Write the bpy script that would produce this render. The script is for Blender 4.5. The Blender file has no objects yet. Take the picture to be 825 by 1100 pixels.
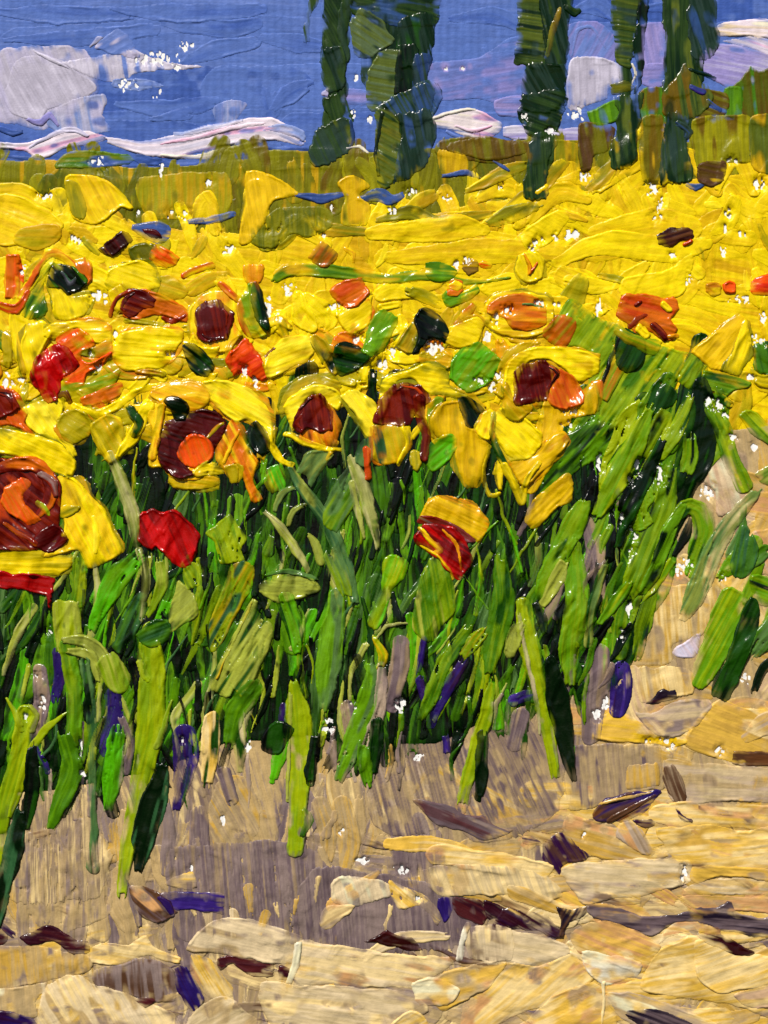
import bpy, math, random
import numpy as np

# ------------------------------------------------------------------ scale and raster
S = 0.002                      # metres per picture unit: a painting about 1.65 m wide in view
X0, Y0, X1, Y1 = -190, -170, 1015, 1270
W, HH = X1 - X0 + 1, Y1 - Y0 + 1
rng = random.Random(7)
_tab = np.random.RandomState(3).rand(16, 256, 256).astype(np.float32)

def vn(x, y, seed=0):
    """smooth value noise, 0..1"""
    t = _tab[seed % 16].ravel()
    o = (seed // 16) * 37.3
    x = (x + np.float32(o)).astype(np.float32); y = (y + np.float32(o * 1.7)).astype(np.float32)
    x0 = np.floor(x); y0 = np.floor(y)
    fx = x - x0; fy = y - y0
    fx = fx * fx * (3 - 2 * fx); fy = fy * fy * (3 - 2 * fy)
    x0 = x0.astype(np.int32) & 255; y0 = (y0.astype(np.int32) & 255)
    x1 = (x0 + 1) & 255; y1 = ((y0 + 1) & 255) << 8; y0 = y0 << 8
    a = t.take(y0 + x0); b = t.take(y0 + x1); c = t.take(y1 + x0); d = t.take(y1 + x1)
    ab = a + (b - a) * fx
    return ab + (c + (d - c) * fx - ab) * fy

def lin(h):
    c = np.array([int(h[i:i + 2], 16) / 255 for i in (0, 2, 4)])
    return np.where(c <= 0.04045, c / 12.92, ((c + 0.055) / 1.055) ** 2.4)

PAL = dict(
    sky='5C76BA', sky2='4660A8', sky3='6E84C4', lav='9A90C8', lav2='8684C2', cl='B8B2CE', cl2='CCC6D8', clg='B6B0C2', pw='EBDCE6',
    pk='DCA8C4', hb='465E9C', hb2='34487C', puf='8294C8',
    ol='85820E', ol2='6E6A0C', ol3='9C960E', br='5A4614', br2='6E5A12', og='58601C',
    y='EFD008', yb='F6DB18', yh='FAE238', yd='DEB606', mu='D2A60A', mu2='BE9808', yo='B4A20E', yc='F0C424',
    or_='D26A12', oh='EA5408', ob='B45E14', od='C2480E', oy='E09410',
    ma='541602', ma2='7C2A04', mr='361204', rd='A40C06', rd2='6A0806', rr='BC1E0C',
    g='62921A', gb='58AC1A', gm='48741C', go='7A961A', gy='9AAA1A', gp='A2AA42', gpp='B2AE72', gg='8C9440', gt='385E3C',
    gl='6C9C24', gd='14291A', gk='0A1C10', gn='284A1A', gs='5C7C44', sl='33443C', slb='38507C', td='1E2E1E', td2='364A26', to='5A6628', tg='5C6E50',
    cr='EACE90', cr2='DCC69E', pa='DAC49C', pb='C8B286', ta='C0A472', tb='B29A70', gr='9A846A', gr2='B8A28A', mv='8C7A74', mv2='6C5C60',
    oc='DEB44E', oc2='C8A04A', sa='CE9C68', dp='3A2440', dk='3C222A', vi='42307C', vi2='322760', bm='542A2C', bn='70482E', bn2='5A4030',
    wh='E4DCC4', sh='DED6B0', be='CCAC8A', pkb='D4BCC0', gk2='16281A', pu='4A3A74', blk='2C2630')
_pl = {k: np.maximum(lin(v) ** 1.03 * .98 - .010, .0012) for k, v in PAL.items()}

# ------------------------------------------------------------------ canvas relief, running height and colour of the paint
gx, gy = np.meshgrid(np.arange(X0, X1 + 1, dtype=np.float32), np.arange(Y0, Y1 + 1, dtype=np.float32))
_wx = gx + 1.6 * (vn(gx / 60, gy / 90, 1) - .5) * 2
_wy = gy + 1.6 * (vn(gx / 90, gy / 60, 2) - .5) * 2
WEAVE = (0.46 * np.cos(2 * np.pi * _wx / 8.4) + 0.10 * np.cos(2 * np.pi * _wy / 6.3 + 1.6 * np.cos(2 * np.pi * _wx / 16.8))
         + 0.25 * (vn(gx / 3, gy / 7, 3) - .5)).astype(np.float32)
Hm = WEAVE.copy()
Cm = np.zeros((HH, W, 3), np.float32) + lin('F2F0EC')
COVER = np.zeros((HH, W), np.int32)
HOLE = np.full((HH, W), 99., np.float32)

def holes(spec):
    """torn slivers of bare cloth: noise caught between the ribs of the canvas"""
    for s in spec.split():
        x, y, rx, ry, n = map(float, s.split(','))
        dens = min(1., n * 7. / (rx * ry + 8)); rx += 2.5; ry += 2.5
        i0 = max(int(x - rx - 8 - X0), 0); i1 = min(int(x + rx + 9 - X0), W)
        j0 = max(int(y - ry - 8 - Y0), 0); j1 = min(int(y + ry + 9 - Y0), HH)
        if i1 <= i0 or j1 <= j0: continue
        a = gx[j0:j1, i0:i1]; b = gy[j0:j1, i0:i1]
        e = np.hypot((a - x) / rx, (b - y) / ry)
        v = .50 * vn(a / 2.6, b / 4.0, 5) + .36 * vn(a / 1.5, b / 2.2, 6) + .16 * vn(a / 7, b / 9, 7) - .10 * WEAVE[j0:j1, i0:i1]
        d = (.57 - .09 * dens + .42 * np.clip(e, 0, 2) ** 2.2 - v) * 9
        HOLE[j0:j1, i0:i1] = np.minimum(HOLE[j0:j1, i0:i1], d)

# ------------------------------------------------------------------ things and parts
class Thing:
    all = []
    def __init__(s, name, label=None, cat=None, group=None, kind=None):
        s.name, s.label, s.cat, s.group, s.kind = name, label, cat, group, kind
        s.parts = []; s.mat = 'paint'; Thing.all.append(s)
    def part(s, name=None, label=None, mat=None):
        p = dict(name=name, label=label, mat=mat or s.mat, chunks=[])
        s.parts.append(p)
        global CUR; CUR = p
        return s
    def cont(s, i=-1):
        global CUR; CUR = s.parts[i]
        return s
CUR = None
def T(name, label=None, cat=None, group=None, kind=None, first=None, mat='paint'):
    t = Thing(name, label, cat, group, kind); t.mat = mat
    t.part(first)
    return t

def pts(s):
    return np.array([[float(v) for v in q.split(',')] for q in s.split()])

def catmull(p, closed, step=4.0, extra=None):
    n = len(p); out = []; ex = []
    rngn = n if closed else n - 1
    for i in range(rngn):
        if closed: a, b, c, d = p[(i - 1) % n], p[i], p[(i + 1) % n], p[(i + 2) % n]
        else: a, b, c, d = p[max(i - 1, 0)], p[i], p[i + 1], p[min(i + 2, n - 1)]
        k = max(2, min(9, int(np.hypot(*(c - b)[:2]) / step)))
        for j in range(k):
            t = j / k
            q = .5 * ((2 * b) + (c - a) * t + (2 * a - 5 * b + 4 * c - d) * t * t + (3 * b - a - 3 * c + d) * t ** 3)
            lp = b + (c - b) * t
            out.append(q * .8 + lp * .2)
    if not closed: out.append(p[-1])
    return np.array(out)

def boxblur(a, r):
    p = np.pad(a, r, mode='edge')
    k = 2 * r + 1
    c = np.cumsum(p, 0); c = np.concatenate([np.zeros((1, c.shape[1])), c], 0); p = (c[k:] - c[:-k]) / k
    c = np.cumsum(p, 1); c = np.concatenate([np.zeros((c.shape[0], 1)), c], 1); return (c[:, k:] - c[:, :-k]) / k

ORDER = [0]; NSEED = [0]
def lay(bb, sdf, c1, c2=None, th=1.6, bead=.7, sk=.55, jit=1.3, wet=.25, dry=0., thin=0., mix=.5, c3=None, soft=1.5, L=38., Wd=2.6, flat=.6, rag=5., grow=0., swirl=1.6, sm=0.):
    """lay one stroke of paint on whatever is below it; sdf(x, y) -> inside distance, along, across, fraction along"""
    i0 = max(int(bb[0] - 4 - X0), 0); i1 = min(int(bb[2] + 6 - X0), W)
    j0 = max(int(bb[1] - 4 - Y0), 0); j1 = min(int(bb[3] + 6 - Y0), HH)
    if i1 - i0 < 3 or j1 - j0 < 3: return
    if c1 in ('gd', 'gk', 'gk2', 'ma', 'mr', 'ma2', 'rd'): wet = min(wet, .1)
    NSEED[0] += 1; sd = NSEED[0] * 5
    a = gx[j0:j1, i0:i1]; b = gy[j0:j1, i0:i1]
    wx = a + jit * (1.5 * (vn(a / 11, b / 11, sd) - .5) + 2.6 * (vn(a / 34, b / 34, sd + 5) - .5) + .45 * (vn(a / 3.2, b / 3.2, sd + 3) - .5))
    wy = b + jit * (1.5 * (vn(a / 11, b / 11, sd + 1) - .5) + 2.6 * (vn(a / 34, b / 34, sd + 6) - .5) + .45 * (vn(a / 3.2, b / 3.2, sd + 4) - .5))
    d, s, t, f, e0, e1 = sdf(wx, wy)
    s, t = sdf(a, b, True)
    sw = s + 4 * vn(a / 25, b / 25, sd + 2); tw = t + swirl * vn(s / 60, t / 22, sd + 6)
    st = .5 * vn(sw / L, tw / Wd, sd + 1) + .3 * vn(sw / (L * .5), tw / (Wd * .42), sd + 2) + .2 * vn(sw / (L * 1.4), tw / (Wd * 3), sd + 5)
    fine = vn(s / 16, t / .95, sd + 3) - .5
    st2 = vn(sw / (L * .9), tw / (Wd * 2.2), sd + 7)
    d = d + grow
    if rag > 0:      # bristly ends where the knife leaves the canvas
        q = vn(t / 1.7, s / 40, sd + 9) * .65 + vn(t / 5, s / 60, sd + 10) * .5
        d = np.minimum(d, np.minimum(s - e0, e1 - s) * 1.0 - rag * q)
    if dry > 0:      # a dry knife skips over the hollows between the ribs of the canvas
        hl = Hm[j0:j1, i0:i1]; rel = hl - boxblur(hl, 4)
        gate = dry * np.clip(.55 + .9 * f, 0, 1.3)
        v = st * 1.05 + .25 * np.clip(rel, -1, 1) + .12 * vn(a / 5, b / 9, sd + 8)
        d = np.minimum(d, (v - (.12 + .62 * gate)) * 12)
    hd = HOLE[j0:j1, i0:i1]
    d = np.minimum(d, hd)
    m = d > -.8
    if m.sum() < 9: return
    h = Hm[j0:j1, i0:i1]
    hs = boxblur(h, 3)
    base = h * (1 - flat) + hs * flat
    ve = np.clip((vn(a / 19, b / 19, sd + 10) * .7 + st * .45 - .5 + sm) * 3.2, 0, 1)      # where the edge is smeared out thin
    prof = np.clip(d / (soft * (.8 + 4 * ve)), 0, 1) ** .6
    bm = np.clip(2.2 * vn(a / 17, b / 17, sd + 9) - .55, 0, 1.6)
    body = th * (.62 + .5 * vn(a / 22, b / 22, sd + 11)) + (st - .5) * sk * 2.0 + fine * .35 * min(sk, .8)
    ridge = bead * bm * (1 - ve) * np.exp(-((d - 1.9) / 1.25) ** 2)
    top = np.maximum(base + (body * prof + ridge) * np.clip(hd / 3.5, .25, 1), h + .2)
    top = np.where(d > 0, top, h - .7)
    # colour: the knife drags two or three colours and what lay wet beneath
    C1 = _pl[c1]; C2 = _pl[c2 or c1]
    k = np.clip((st - (1 - mix)) * 5 + .5, 0, 1)[..., None]
    low = np.clip((vn(a / 30, b / 30, sd + 12) - .5) * 1.6, -.5, .5)[..., None]
    k = np.clip(k * .75 + low * .5 + .05, 0, 1)
    col = C1 * (1 - k) + C2 * k
    if c3:
        k3 = np.clip((st2 - .62) * 7, 0, 1)[..., None]
        col = col * (1 - k3) + _pl[c3] * k3
    if wet > 0:
        un = Cm[j0:j1, i0:i1]
        kw = np.clip((st2 * .5 + vn(a / 9, b / 9, sd + 13) * .5 - (1 - wet - .12 * np.clip(f, 0, 1) ** 2)) * 4.5, 0, .8)
        kf = np.clip(1.2 - d / (1.2 + 3 * ve + 7 * ve * st2), 0, 1) * (.1 + .8 * ve) * np.clip((st - .36) * 6, 0, 1) * min(1, wet / .25)
        kw = (np.maximum(kw, kf) * (hd > 4))[..., None]
        col = col * (1 - kw) + un * kw
    col = col * (1 + .16 * (vn(a / 5, b / 5, sd + 14) - .5) + .14 * (st - .5) + .22 * fine)[..., None]
    col = np.clip(col, 0.002, .95)
    ORDER[0] += 1
    # snap the rim to the smooth outline
    g1, g0 = np.gradient(d)
    gl = np.hypot(g0, g1) + 1e-3
    mv = np.where(d < 0, -d, 0) / gl
    px = a + np.clip(g0 / gl * mv, -.9, .9); py = b + np.clip(g1 / gl * mv, -.9, .9)
    CUR['chunks'].append((ORDER[0], i0, j0, m.copy(), px.astype(np.float32), py.astype(np.float32), top.astype(np.float32), col.astype(np.float32)))
    ins = d > 0
    Hm[j0:j1, i0:i1][ins] = top[ins]
    Cm[j0:j1, i0:i1][ins] = col[ins]
    COVER[j0:j1, i0:i1][d > 2.2] = ORDER[0]

def P(s, c1, c2=None, ang=90, smooth=True, **k):
    p = pts(s) if isinstance(s, str) else np.array(s, float)
    if smooth: p = catmull(p, True)
    ca, sa = math.cos(math.radians(ang)), math.sin(math.radians(ang))
    q = p @ np.array([ca, sa]); q0, q1 = q.min(), q.max()
    rg = k.get('rag', min(2.6, .14 * (q1 - q0))); k['rag'] = rg
    def sdf(x, y, only=False):
        if only: return x * ca + y * sa, -x * sa + y * ca
        best = np.full(x.shape, 1e9, np.float32); ins = np.zeros(x.shape, bool)
        n = len(p)
        for i in range(n):
            ax, ay = p[i]; bx, by = p[(i + 1) % n]
            ex, ey = bx - ax, by - ay
            L2 = ex * ex + ey * ey + 1e-9
            tt = np.clip(((x - ax) * ex + (y - ay) * ey) / L2, 0, 1)
            dd = (x - ax - tt * ex) ** 2 + (y - ay - tt * ey) ** 2
            best = np.minimum(best, dd)
            if ay != by:
                c = ((ay > y) != (by > y)) & (x < ex * (y - ay) / (by - ay) + ax)
                ins ^= c
        d = np.sqrt(best); d = np.where(ins, d, -d)
        s_ = x * ca + y * sa; t_ = -x * sa + y * ca
        return d, s_, t_, (s_ - q0) / (q1 - q0 + 1e-6), q0 - rg * .35, q1 + rg * .35
    lay((p[:, 0].min(), p[:, 1].min(), p[:, 0].max(), p[:, 1].max()), sdf, c1, c2, **k)

def L(s, w, c1, c2=None, **k):
    p = pts(s) if isinstance(s, str) else np.array(s, float)
    w = list(w) if isinstance(w, (tuple, list)) else [w * .8, w, w * .7]
    ww = np.interp(np.linspace(0, 1, len(p)), np.linspace(0, 1, len(w)), w) / 2
    q = catmull(np.column_stack([p, ww]), False)
    xy = q[:, :2]; r = np.maximum(q[:, 2], .6)
    seg = np.hypot(*(xy[1:] - xy[:-1]).T); cum = np.concatenate([[0], np.cumsum(seg)]); tot = cum[-1]
    def sdf(x, y, only=False):
        best = np.full(x.shape, -1e9, np.float32); ss = np.zeros(x.shape, np.float32); tt_ = np.zeros(x.shape, np.float32)
        for i in range(len(xy) - 1):
            ax, ay = xy[i]; ex, ey = xy[i + 1] - xy[i]; l = seg[i] + 1e-6
            u = ((x - ax) * ex + (y - ay) * ey) / (l * l); uc = np.clip(u, 0, 1)
            dx = x - ax - uc * ex; dy = y - ay - uc * ey
            v = r[i] + (r[i + 1] - r[i]) * uc - np.hypot(dx, dy)
            m = v > best
            best = np.where(m, v, best); ss = np.where(m, cum[i] + uc * l, ss); tt_ = np.where(m, (ex * dy - ey * dx) / l, tt_)
        if only: return ss, tt_
        ux = (xy[1] - xy[0]) / (seg[0] + 1e-6); e_0 = (x - xy[0, 0]) * ux[0] + (y - xy[0, 1]) * ux[1]
        vx = (xy[-1] - xy[-2]) / (seg[-1] + 1e-6); e_1 = (x - xy[-1, 0]) * vx[0] + (y - xy[-1, 1]) * vx[1]
        sx = np.where(ss <= 0, np.minimum(e_0, 0), np.where(ss >= tot - .01, tot + np.maximum(e_1, 0), ss))
        return best, sx, tt_, ss / tot, -r[0] * .8, tot + r[-1] * .8
    R = r.max(); k['rag'] = k.get('rag', min(7., R * .9, tot * .2))
    lay((xy[:, 0].min() - R, xy[:, 1].min() - R, xy[:, 0].max() + R, xy[:, 1].max() + R), sdf, c1, c2, **k)

def inpoly(x, y, p):
    c = False; n = len(p)
    for i in range(n):
        ax, ay = p[i]; bx, by = p[(i + 1) % n]
        if (ay > y) != (by > y) and x < (bx - ax) * (y - ay) / (by - ay) + ax: c = not c
    return c

def fill(region, n, ln, wd, ang, dang, cols, curve=.15, **k):
    """n loose strokes scattered through a region; cols: list of (c1, c2, weight)"""
    p = pts(region); x0, y0 = p.min(0); x1, y1 = p.max(0)
    ws = [c[2] for c in cols]; got = 0
    # stratified so that the cover is even
    tries = 0
    while got < n and tries < n * 30:
        tries += 1
        x = rng.uniform(x0, x1); y = rng.uniform(y0, y1)
        if not inpoly(x, y, p): continue
        got += 1
        a = math.radians(ang + rng.gauss(0, dang)); l = rng.uniform(*ln) / 2; w = rng.uniform(*wd)
        dx, dy = math.cos(a) * l, math.sin(a) * l; b = rng.gauss(0, curve) * l
        c = rng.choices(cols, ws)[0]
        P3 = [(x - dx, y - dy), (x - dy * b / l, y + dx * b / l), (x + dx, y + dy)]
        prof = rng.choice([(w * .6, w, w * .7), (w * .9, w, w * .3), (w * .4, w * .9, w)])
        L(P3, prof, c[0], c[1], **k)
EXPO = -0.02; RELIEF = 0.72

# ------------------------------------------------------------------ bare canvas showing between strokes
holes("""165,62,35,7,13 135,90,12,10,9 168,98,5,8,4 200,50,10,6,5 190,70,8,8,4 106,172,12,11,14 172,180,2,10,3 225,195,5,4,3 190,230,13,9,12
45,210,10,3,6 150,228,5,3,3 384,84,5,7,4 380,122,2,5,2 398,126,4,5,3 440,205,7,4,6 482,212,6,5,6 356,223,3,4,3 421,226,5,4,4 538,199,2,4,2
497,73,1,1,1 478,73,1,1,1 620,122,10,8,12 562,124,4,5,4 628,190,7,9,11 590,139,6,3,3 785,171,8,4,6 817,196,8,7,8 700,203,8,8,7 710,220,5,10,7 785,228,4,4,3
657,215,4,3,3 24,290,5,12,9 80,257,8,7,9 105,318,12,8,11 24,408,6,8,6 124,362,3,6,3 183,380,4,3,3 8,408,8,10,9 97,380,3,3,2 106,394,4,4,3
246,267,8,5,9 310,310,8,7,10 290,330,4,13,8 360,330,9,4,8 385,364,6,5,7 262,400,4,6,4 274,412,5,5,6 345,252,3,2,2 580,258,6,5,5 572,266,4,3,3
597,255,3,6,3 490,284,4,4,4 502,279,4,3,3 467,375,10,9,14 545,333,8,4,5 533,344,4,6,5 524,362,4,8,6 516,407,6,5,7 530,413,4,7,5 536,403,3,4,3
420,377,4,8,6 411,392,4,8,6 402,400,3,9,5 580,325,4,3,3 598,327,3,2,2 613,252,11,6,14 706,233,8,9,9 783,228,4,6,4 780,245,4,4,3 798,251,5,3,4
778,270,3,8,4 723,273,3,4,2 643,330,4,10,6 795,322,12,5,13 820,340,3,9,5 741,300,3,10,4 815,365,8,5,6 806,405,6,2,4 762,430,4,6,5 773,436,3,8,3
614,442,9,2,6 612,457,10,4,6 643,495,5,13,9 684,502,4,9,7 678,517,3,6,4 709,510,6,13,13 658,550,3,6,3 667,557,2,8,3 680,575,5,8,5 680,590,3,3,2
760,530,8,7,10 764,437,4,6,4 780,445,3,4,2 788,470,4,4,3 812,480,5,4,4 728,612,5,6,5 739,604,6,4,5 780,620,6,5,6 52,680,2,10,3 45,755,7,9,8
40,725,7,4,4 28,770,4,3,3 86,805,2,10,5 354,775,5,9,9 379,756,3,8,5 268,803,3,6,4 430,758,8,8,12 490,788,6,5,7 500,748,4,3,3 730,612,7,7,6
676,655,3,10,6 669,680,3,5,3 651,758,4,8,6 641,768,4,6,4 720,800,10,6,12 700,796,10,2,5 774,809,5,5,5 802,730,5,6,6 240,882,4,8,7 89,835,2,7,3
205,932,3,3,2 196,795,2,4,1 352,784,5,5,6 448,815,8,7,9 430,935,8,5,7 368,893,4,5,3 390,925,8,3,4 452,965,4,3,3 627,898,2,3,1 735,940,4,10,8
-60,240,20,14,10 -80,420,14,20,12 -60,700,20,30,10 900,260,20,20,12 890,460,20,40,14 900,700,20,20,8 300,1180,20,10,6 650,1180,20,10,6""")

# ------------------------------------------------------------------ the primed cloth itself
cv = T('canvas', kind='structure', mat='canvas')
CUR['chunks'].append((0, 0, 0, np.ones((HH, W), bool), gx.copy(), gy.copy(), WEAVE.copy(), Cm.copy()))

# ------------------------------------------------------------------ sky
sky_ = T('sky', kind='structure', mat='thin')
P('-190,-170 1015,-170 1015,200 -190,200', 'sky', 'sky3', 0, smooth=False, th=.6, bead=0, sk=.1, Wd=8, L=90, mix=.35, wet=0)
for k, (x, y, w, l) in enumerate([(-60, -140, 60, 320), (260, -150, 62, 420), (620, -142, 60, 420), (930, -150, 60, 260), (40, -95, 58, 420), (420, -98, 60, 420), (820, -90, 60, 480),
                                  (-80, -50, 56, 300), (200, -46, 58, 420), (560, -48, 58, 400), (900, -44, 56, 320), (60, 6, 58, 440), (430, 4, 56, 460), (830, 2, 58, 420),
                                  (-60, 52, 56, 300), (230, 50, 58, 420), (600, 54, 58, 460), (930, 52, 56, 300), (80, 98, 56, 460), (450, 98, 58, 420), (850, 98, 54, 400), (150, 142, 50, 640), (640, 142, 50, 640), (0,150,50,400)]):
    L([(x - l / 2, y + rng.uniform(-6, 6)), (x, y + rng.uniform(-6, 6)), (x + l / 2, y + rng.uniform(-6, 6))], (w * .9, w * 1.1, w), 'sky2' if k % 5 == 3 else 'sky', rng.choice(['sky', 'sky2', 'sky3', 'sky']), th=.25, bead=.12, sk=.08, L=90, Wd=7, flat=.12, mix=.35, wet=.4)
for q in ['0,42 60,40 110,36 165,30', '170,24 240,30 275,24', '-20,8 60,16 140,14', '120,10 190,14 280,8', '190,70 230,52 275,45', '480,20 530,16 560,30', '282,90 290,118 302,100', '276,40 320,46 345,50', '615,10 640,4 655,14', '520,48 530,80 545,92',
          '120,110 180,118 230,108', '160,130 200,122', '290,120 310,100 330,90', '690,10 712,8']:
    L(q, (5, 22, 14), 'sky', 'sky2', th=.3, bead=.6, sk=.1, L=80, Wd=6, mix=.4, wet=.4)
# soft lilac passages of the sky
P('368,95 399,98 396,114 366,112', 'lav', 'lav2', 0, th=.8, bead=.3)
P('463,68 514,60 560,38 562,112 514,106 463,106', 'lav2', 'sky', -10, th=.5, bead=.2, c3='lav', wet=.5, L=60, Wd=6)
P('606,28 640,20 662,40 660,68 618,66', 'lav2', 'sky3', -60, th=.9, bead=.9)
L('616,60 622,34 636,30 650,50', (3, 5, 3), 'sky3', 'lav', th=.9)
P('684,30 716,24 716,72 690,76', 'lav2', 'lav', 80, th=.8)
P('690,68 712,66 714,92 690,90', 'lav', 'lav2', 0, th=.8)
P('748,66 766,44 830,58 860,74 825,84 783,94', 'lav', 'cl', 10, th=1., bead=.6, mix=.4)
P('530,108 560,100 562,122 535,124', 'lav', 'sky', 0, th=.7)
L('343,100 352,98 360,100', (3, 10, 4), 'lav', 'cl', th=.8)

def cloud(label): return T('cloud', label, 'cloud', 'clouds painted across the sky', None, mat='paint')
c = cloud('large grey lilac cloud at the left edge of the blue sky'); c.parts[0]['mat'] = 'thin'
P('-60,60 0,52 34,50 85,52 104,80 106,98 85,116 58,122 51,138 20,136 -20,128 -60,130', 'cl', 'clg', 70, th=.9, bead=.5, wet=.42, jit=2.4, soft=3., c3='cl2', Wd=5)
P('18,62 60,62 98,86 102,98 78,112 52,118 44,130 14,122 4,100', 'clg', 'cl2', 60, th=.8, bead=.3, Wd=6, mix=.35)
P('58,119 78,105 112,102 112,126 119,143 85,146 64,145 50,134', 'puf', 'clg', 80, th=.9, bead=.5, wet=.42, jit=2.4, soft=3., c3='cl', Wd=4)
L('28,128 44,132 52,124 62,136', (4, 9, 4), 'lav', 'lav2', th=1.4)
L('-10,136 10,142 26,141', (4, 9, 3), 'hb2', 'sky2', th=1.2)
c = cloud('thin pale lilac cloud tapering to a point above bare canvas specks')
P('60,72 84,62 119,56 146,54 176,64 224,70 176,74 146,80 124,88 100,82 81,76', 'cl2', 'clg', 80, th=.9, bead=.5, wet=.42, jit=2.4, soft=3., c3='sky3', Wd=3)
L('34,52 50,60 74,72', (2, 5, 3), 'cl2', 'cl', th=1.6)
L('95,50 104,42 110,38', (3, 7, 2), 'clg', 'sky3', th=1.2)
P('98,52 126,31 149,56 129,62', 'sky3', 'sky', -30, th=.9, bead=.5, wet=.42, jit=2.4, soft=3., c3='cl')
P('120,84 150,84 176,92 150,98 124,94', 'puf', 'sky3', 0, th=.8, bead=.4, dry=.3)
c = cloud('small blue grey puff at the right end of the long pink cloud')
P('232,112 250,105 268,112 256,130 252,138 234,134', 'puf', 'cl', 90, th=.9, bead=.5, wet=.42, jit=2.4, soft=3.)
c = cloud('white and pink cloud band low over the hill at far left')
P('-40,148 20,152 44,148 66,140 98,142 118,148 100,156 68,160 56,166 38,168 18,160 -40,162', 'pw', 'cl2', -15, th=1.5, bead=1.1, c3='pk')
L('30,160 60,142 80,138 96,146', (3, 9, 3), 'cl', 'cl2', th=1.4)
c = cloud('long white pink streaked cloud curving up to the left cypress')
L('112,150 150,158 190,156 240,144 290,138 322,150', (5, 15, 24, 26, 24, 12), 'pw', 'cl2', th=1.7, bead=1.3, c3='pk', L=80)
L('170,154 215,146 262,134 284,132', (2, 6, 5, 3), 'pk', 'pw', th=1.5, sk=.8)
L('185,144 225,136 262,128', (4, 8, 4), 'puf', 'cl2', th=1.)
L('280,140 300,138 322,144 326,152', (2, 9, 10, 3), 'puf', 'cl', th=1.)
L('170,166 210,168 250,160 285,150', (3, 7, 8, 3), 'wh', 'pw', th=1.4)
c = cloud('white and rose cloud between the second and third cypress')
P('463,124 508,116 536,128 540,138 520,150 487,140 465,134', 'pw', 'wh', 8, th=1.8, bead=1.4, c3='pk')
L('488,134 512,140 530,134', (3, 5, 2), 'pk', 'pw', th=1.3)
L('462,128 486,121 512,117', (4, 5, 3), 'wh', 'cl', th=1.6)
L('478,140 500,150 520,152', (3, 7, 3), 'sky3', 'hb', th=1.2)
c = cloud('square grey cloud right of the third cypress')
P('612,64 647,60 677,74 676,88 657,92 654,104 632,112 620,118 609,114', 'clg', 'cl2', 88, th=1.3, bead=.9, Wd=3.5)
L('678,68 682,80 676,96', (3, 3, 2), 'wh', 'cl2', th=1.6)
c = cloud('lilac cloud scrap beside the foot of the third cypress')
P('541,136 562,134 584,139 580,150 560,151 541,147', 'lav', 'clg', 0, th=1.2, c3='cl2')
c = cloud('small lilac cloud scrap between the third cypress and the brown bush')
P('594,140 620,136 634,146 618,152 598,152', 'lav', 'cl2', 0, th=1.2)
c = cloud('pale pink cloud bar at the upper right edge')
P('766,30 779,21 830,19 900,22 900,44 845,42 790,38 769,37', 'pw', 'cr2', 4, th=1.8, bead=1.2, c3='wh')
P('776,42 812,40 860,46 860,64 830,60 800,50', 'clg', 'pw', 20, th=1.3, bead=1., c3='pk')

# ------------------------------------------------------------------ hill line
hill = T('hill', kind='structure', mat='thin')
P('146,165 190,174 238,168 280,156 330,158 420,160 420,180 250,182 150,178', 'hb', 'sky2', -5, th=1.1, c3='hb2')
P('-60,164 34,166 78,182 120,189 160,190 160,198 68,196 -60,192', 'hb2', 'hb', 12, th=1.3, bead=.9)

# ------------------------------------------------------------------ far field of sunflowers, uncountable
ff = T('sunflower_field', 'far yellow sunflower field running to the skyline, no single flower readable', 'field', None, 'stuff')
BAND = '-190,184 60,180 150,190 260,176 300,160 420,162 560,146 700,150 1015,150 1015,250 -190,250'
P('-190,176 60,172 150,180 260,172 300,160 420,162 560,150 700,152 1015,150 1015,270 -190,270', 'ol', 'ol2', 90, th=.8, bead=.2, Wd=2.4, c3='mu2', wet=0)
fill(BAND, 260, (30, 60), (16, 30), 90, 12, [('ol', 'ol2', 6), ('ol2', 'og', 4), ('mu2', 'ol', 1.6), ('ol3', 'ol', 2), ('br2', 'ol2', 2)], th=.6, bead=.12, sk=.5, Wd=2.2, wet=.5, soft=3.)
P('95,160 140,166 140,176 60,180 70,164', 'gm', 'ol', 0, th=1., c3='hb')
P('150,190 240,186 240,230 160,234', 'ol3', 'mu2', 90, th=.8, bead=.3, Wd=4)
P('480,148 545,150 620,152 620,172 540,176 470,168', 'br', 'br2', 80, th=1.1, c3='ol2')
P('470,160 500,166 500,186 474,188', 'mu2', 'yd', 90, th=1.)
P('582,152 620,152 626,190 596,196', 'ol', 'mu2', 90, th=1.1)
YF = '-190,214 40,212 110,230 250,236 330,246 420,228 520,214 600,200 720,196 1015,190 1015,480 760,470 640,400 -190,420'
P('-190,226 60,230 250,252 420,236 600,208 1015,196 1015,520 700,520 640,470 -190,470', 'y', 'yd', 10, th=.8, bead=.2, Wd=4, c3='mu', wet=0)
fill('-190,228 60,232 250,252 420,230 600,200 1015,190 1015,280 -190,280', 160, (26, 60), (14, 26), 90, 22, [('y', 'yd', 4), ('yb', 'y', 3), ('mu', 'yo', 1)], th=.7, bead=.3, sk=.3, Wd=3)
fill('-190,230 60,232 250,256 420,248 600,218 1015,206 1015,340 -190,320', 130, (24, 64), (14, 28), 10, 50, [('y', 'yd', 6), ('y', 'yb', 4), ('yb', 'y', 3), ('yd', 'mu', .6)], th=.45, bead=.3, sk=.25, Wd=3.4, flat=.35)
fill('700,300 1015,300 1015,520 760,520', 60, (30, 60), (18, 28), 60, 40, [('y', 'yd', 6), ('yb', 'y', 3), ('mu', 'yo', 2)], th=1.3, bead=.6)
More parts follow.
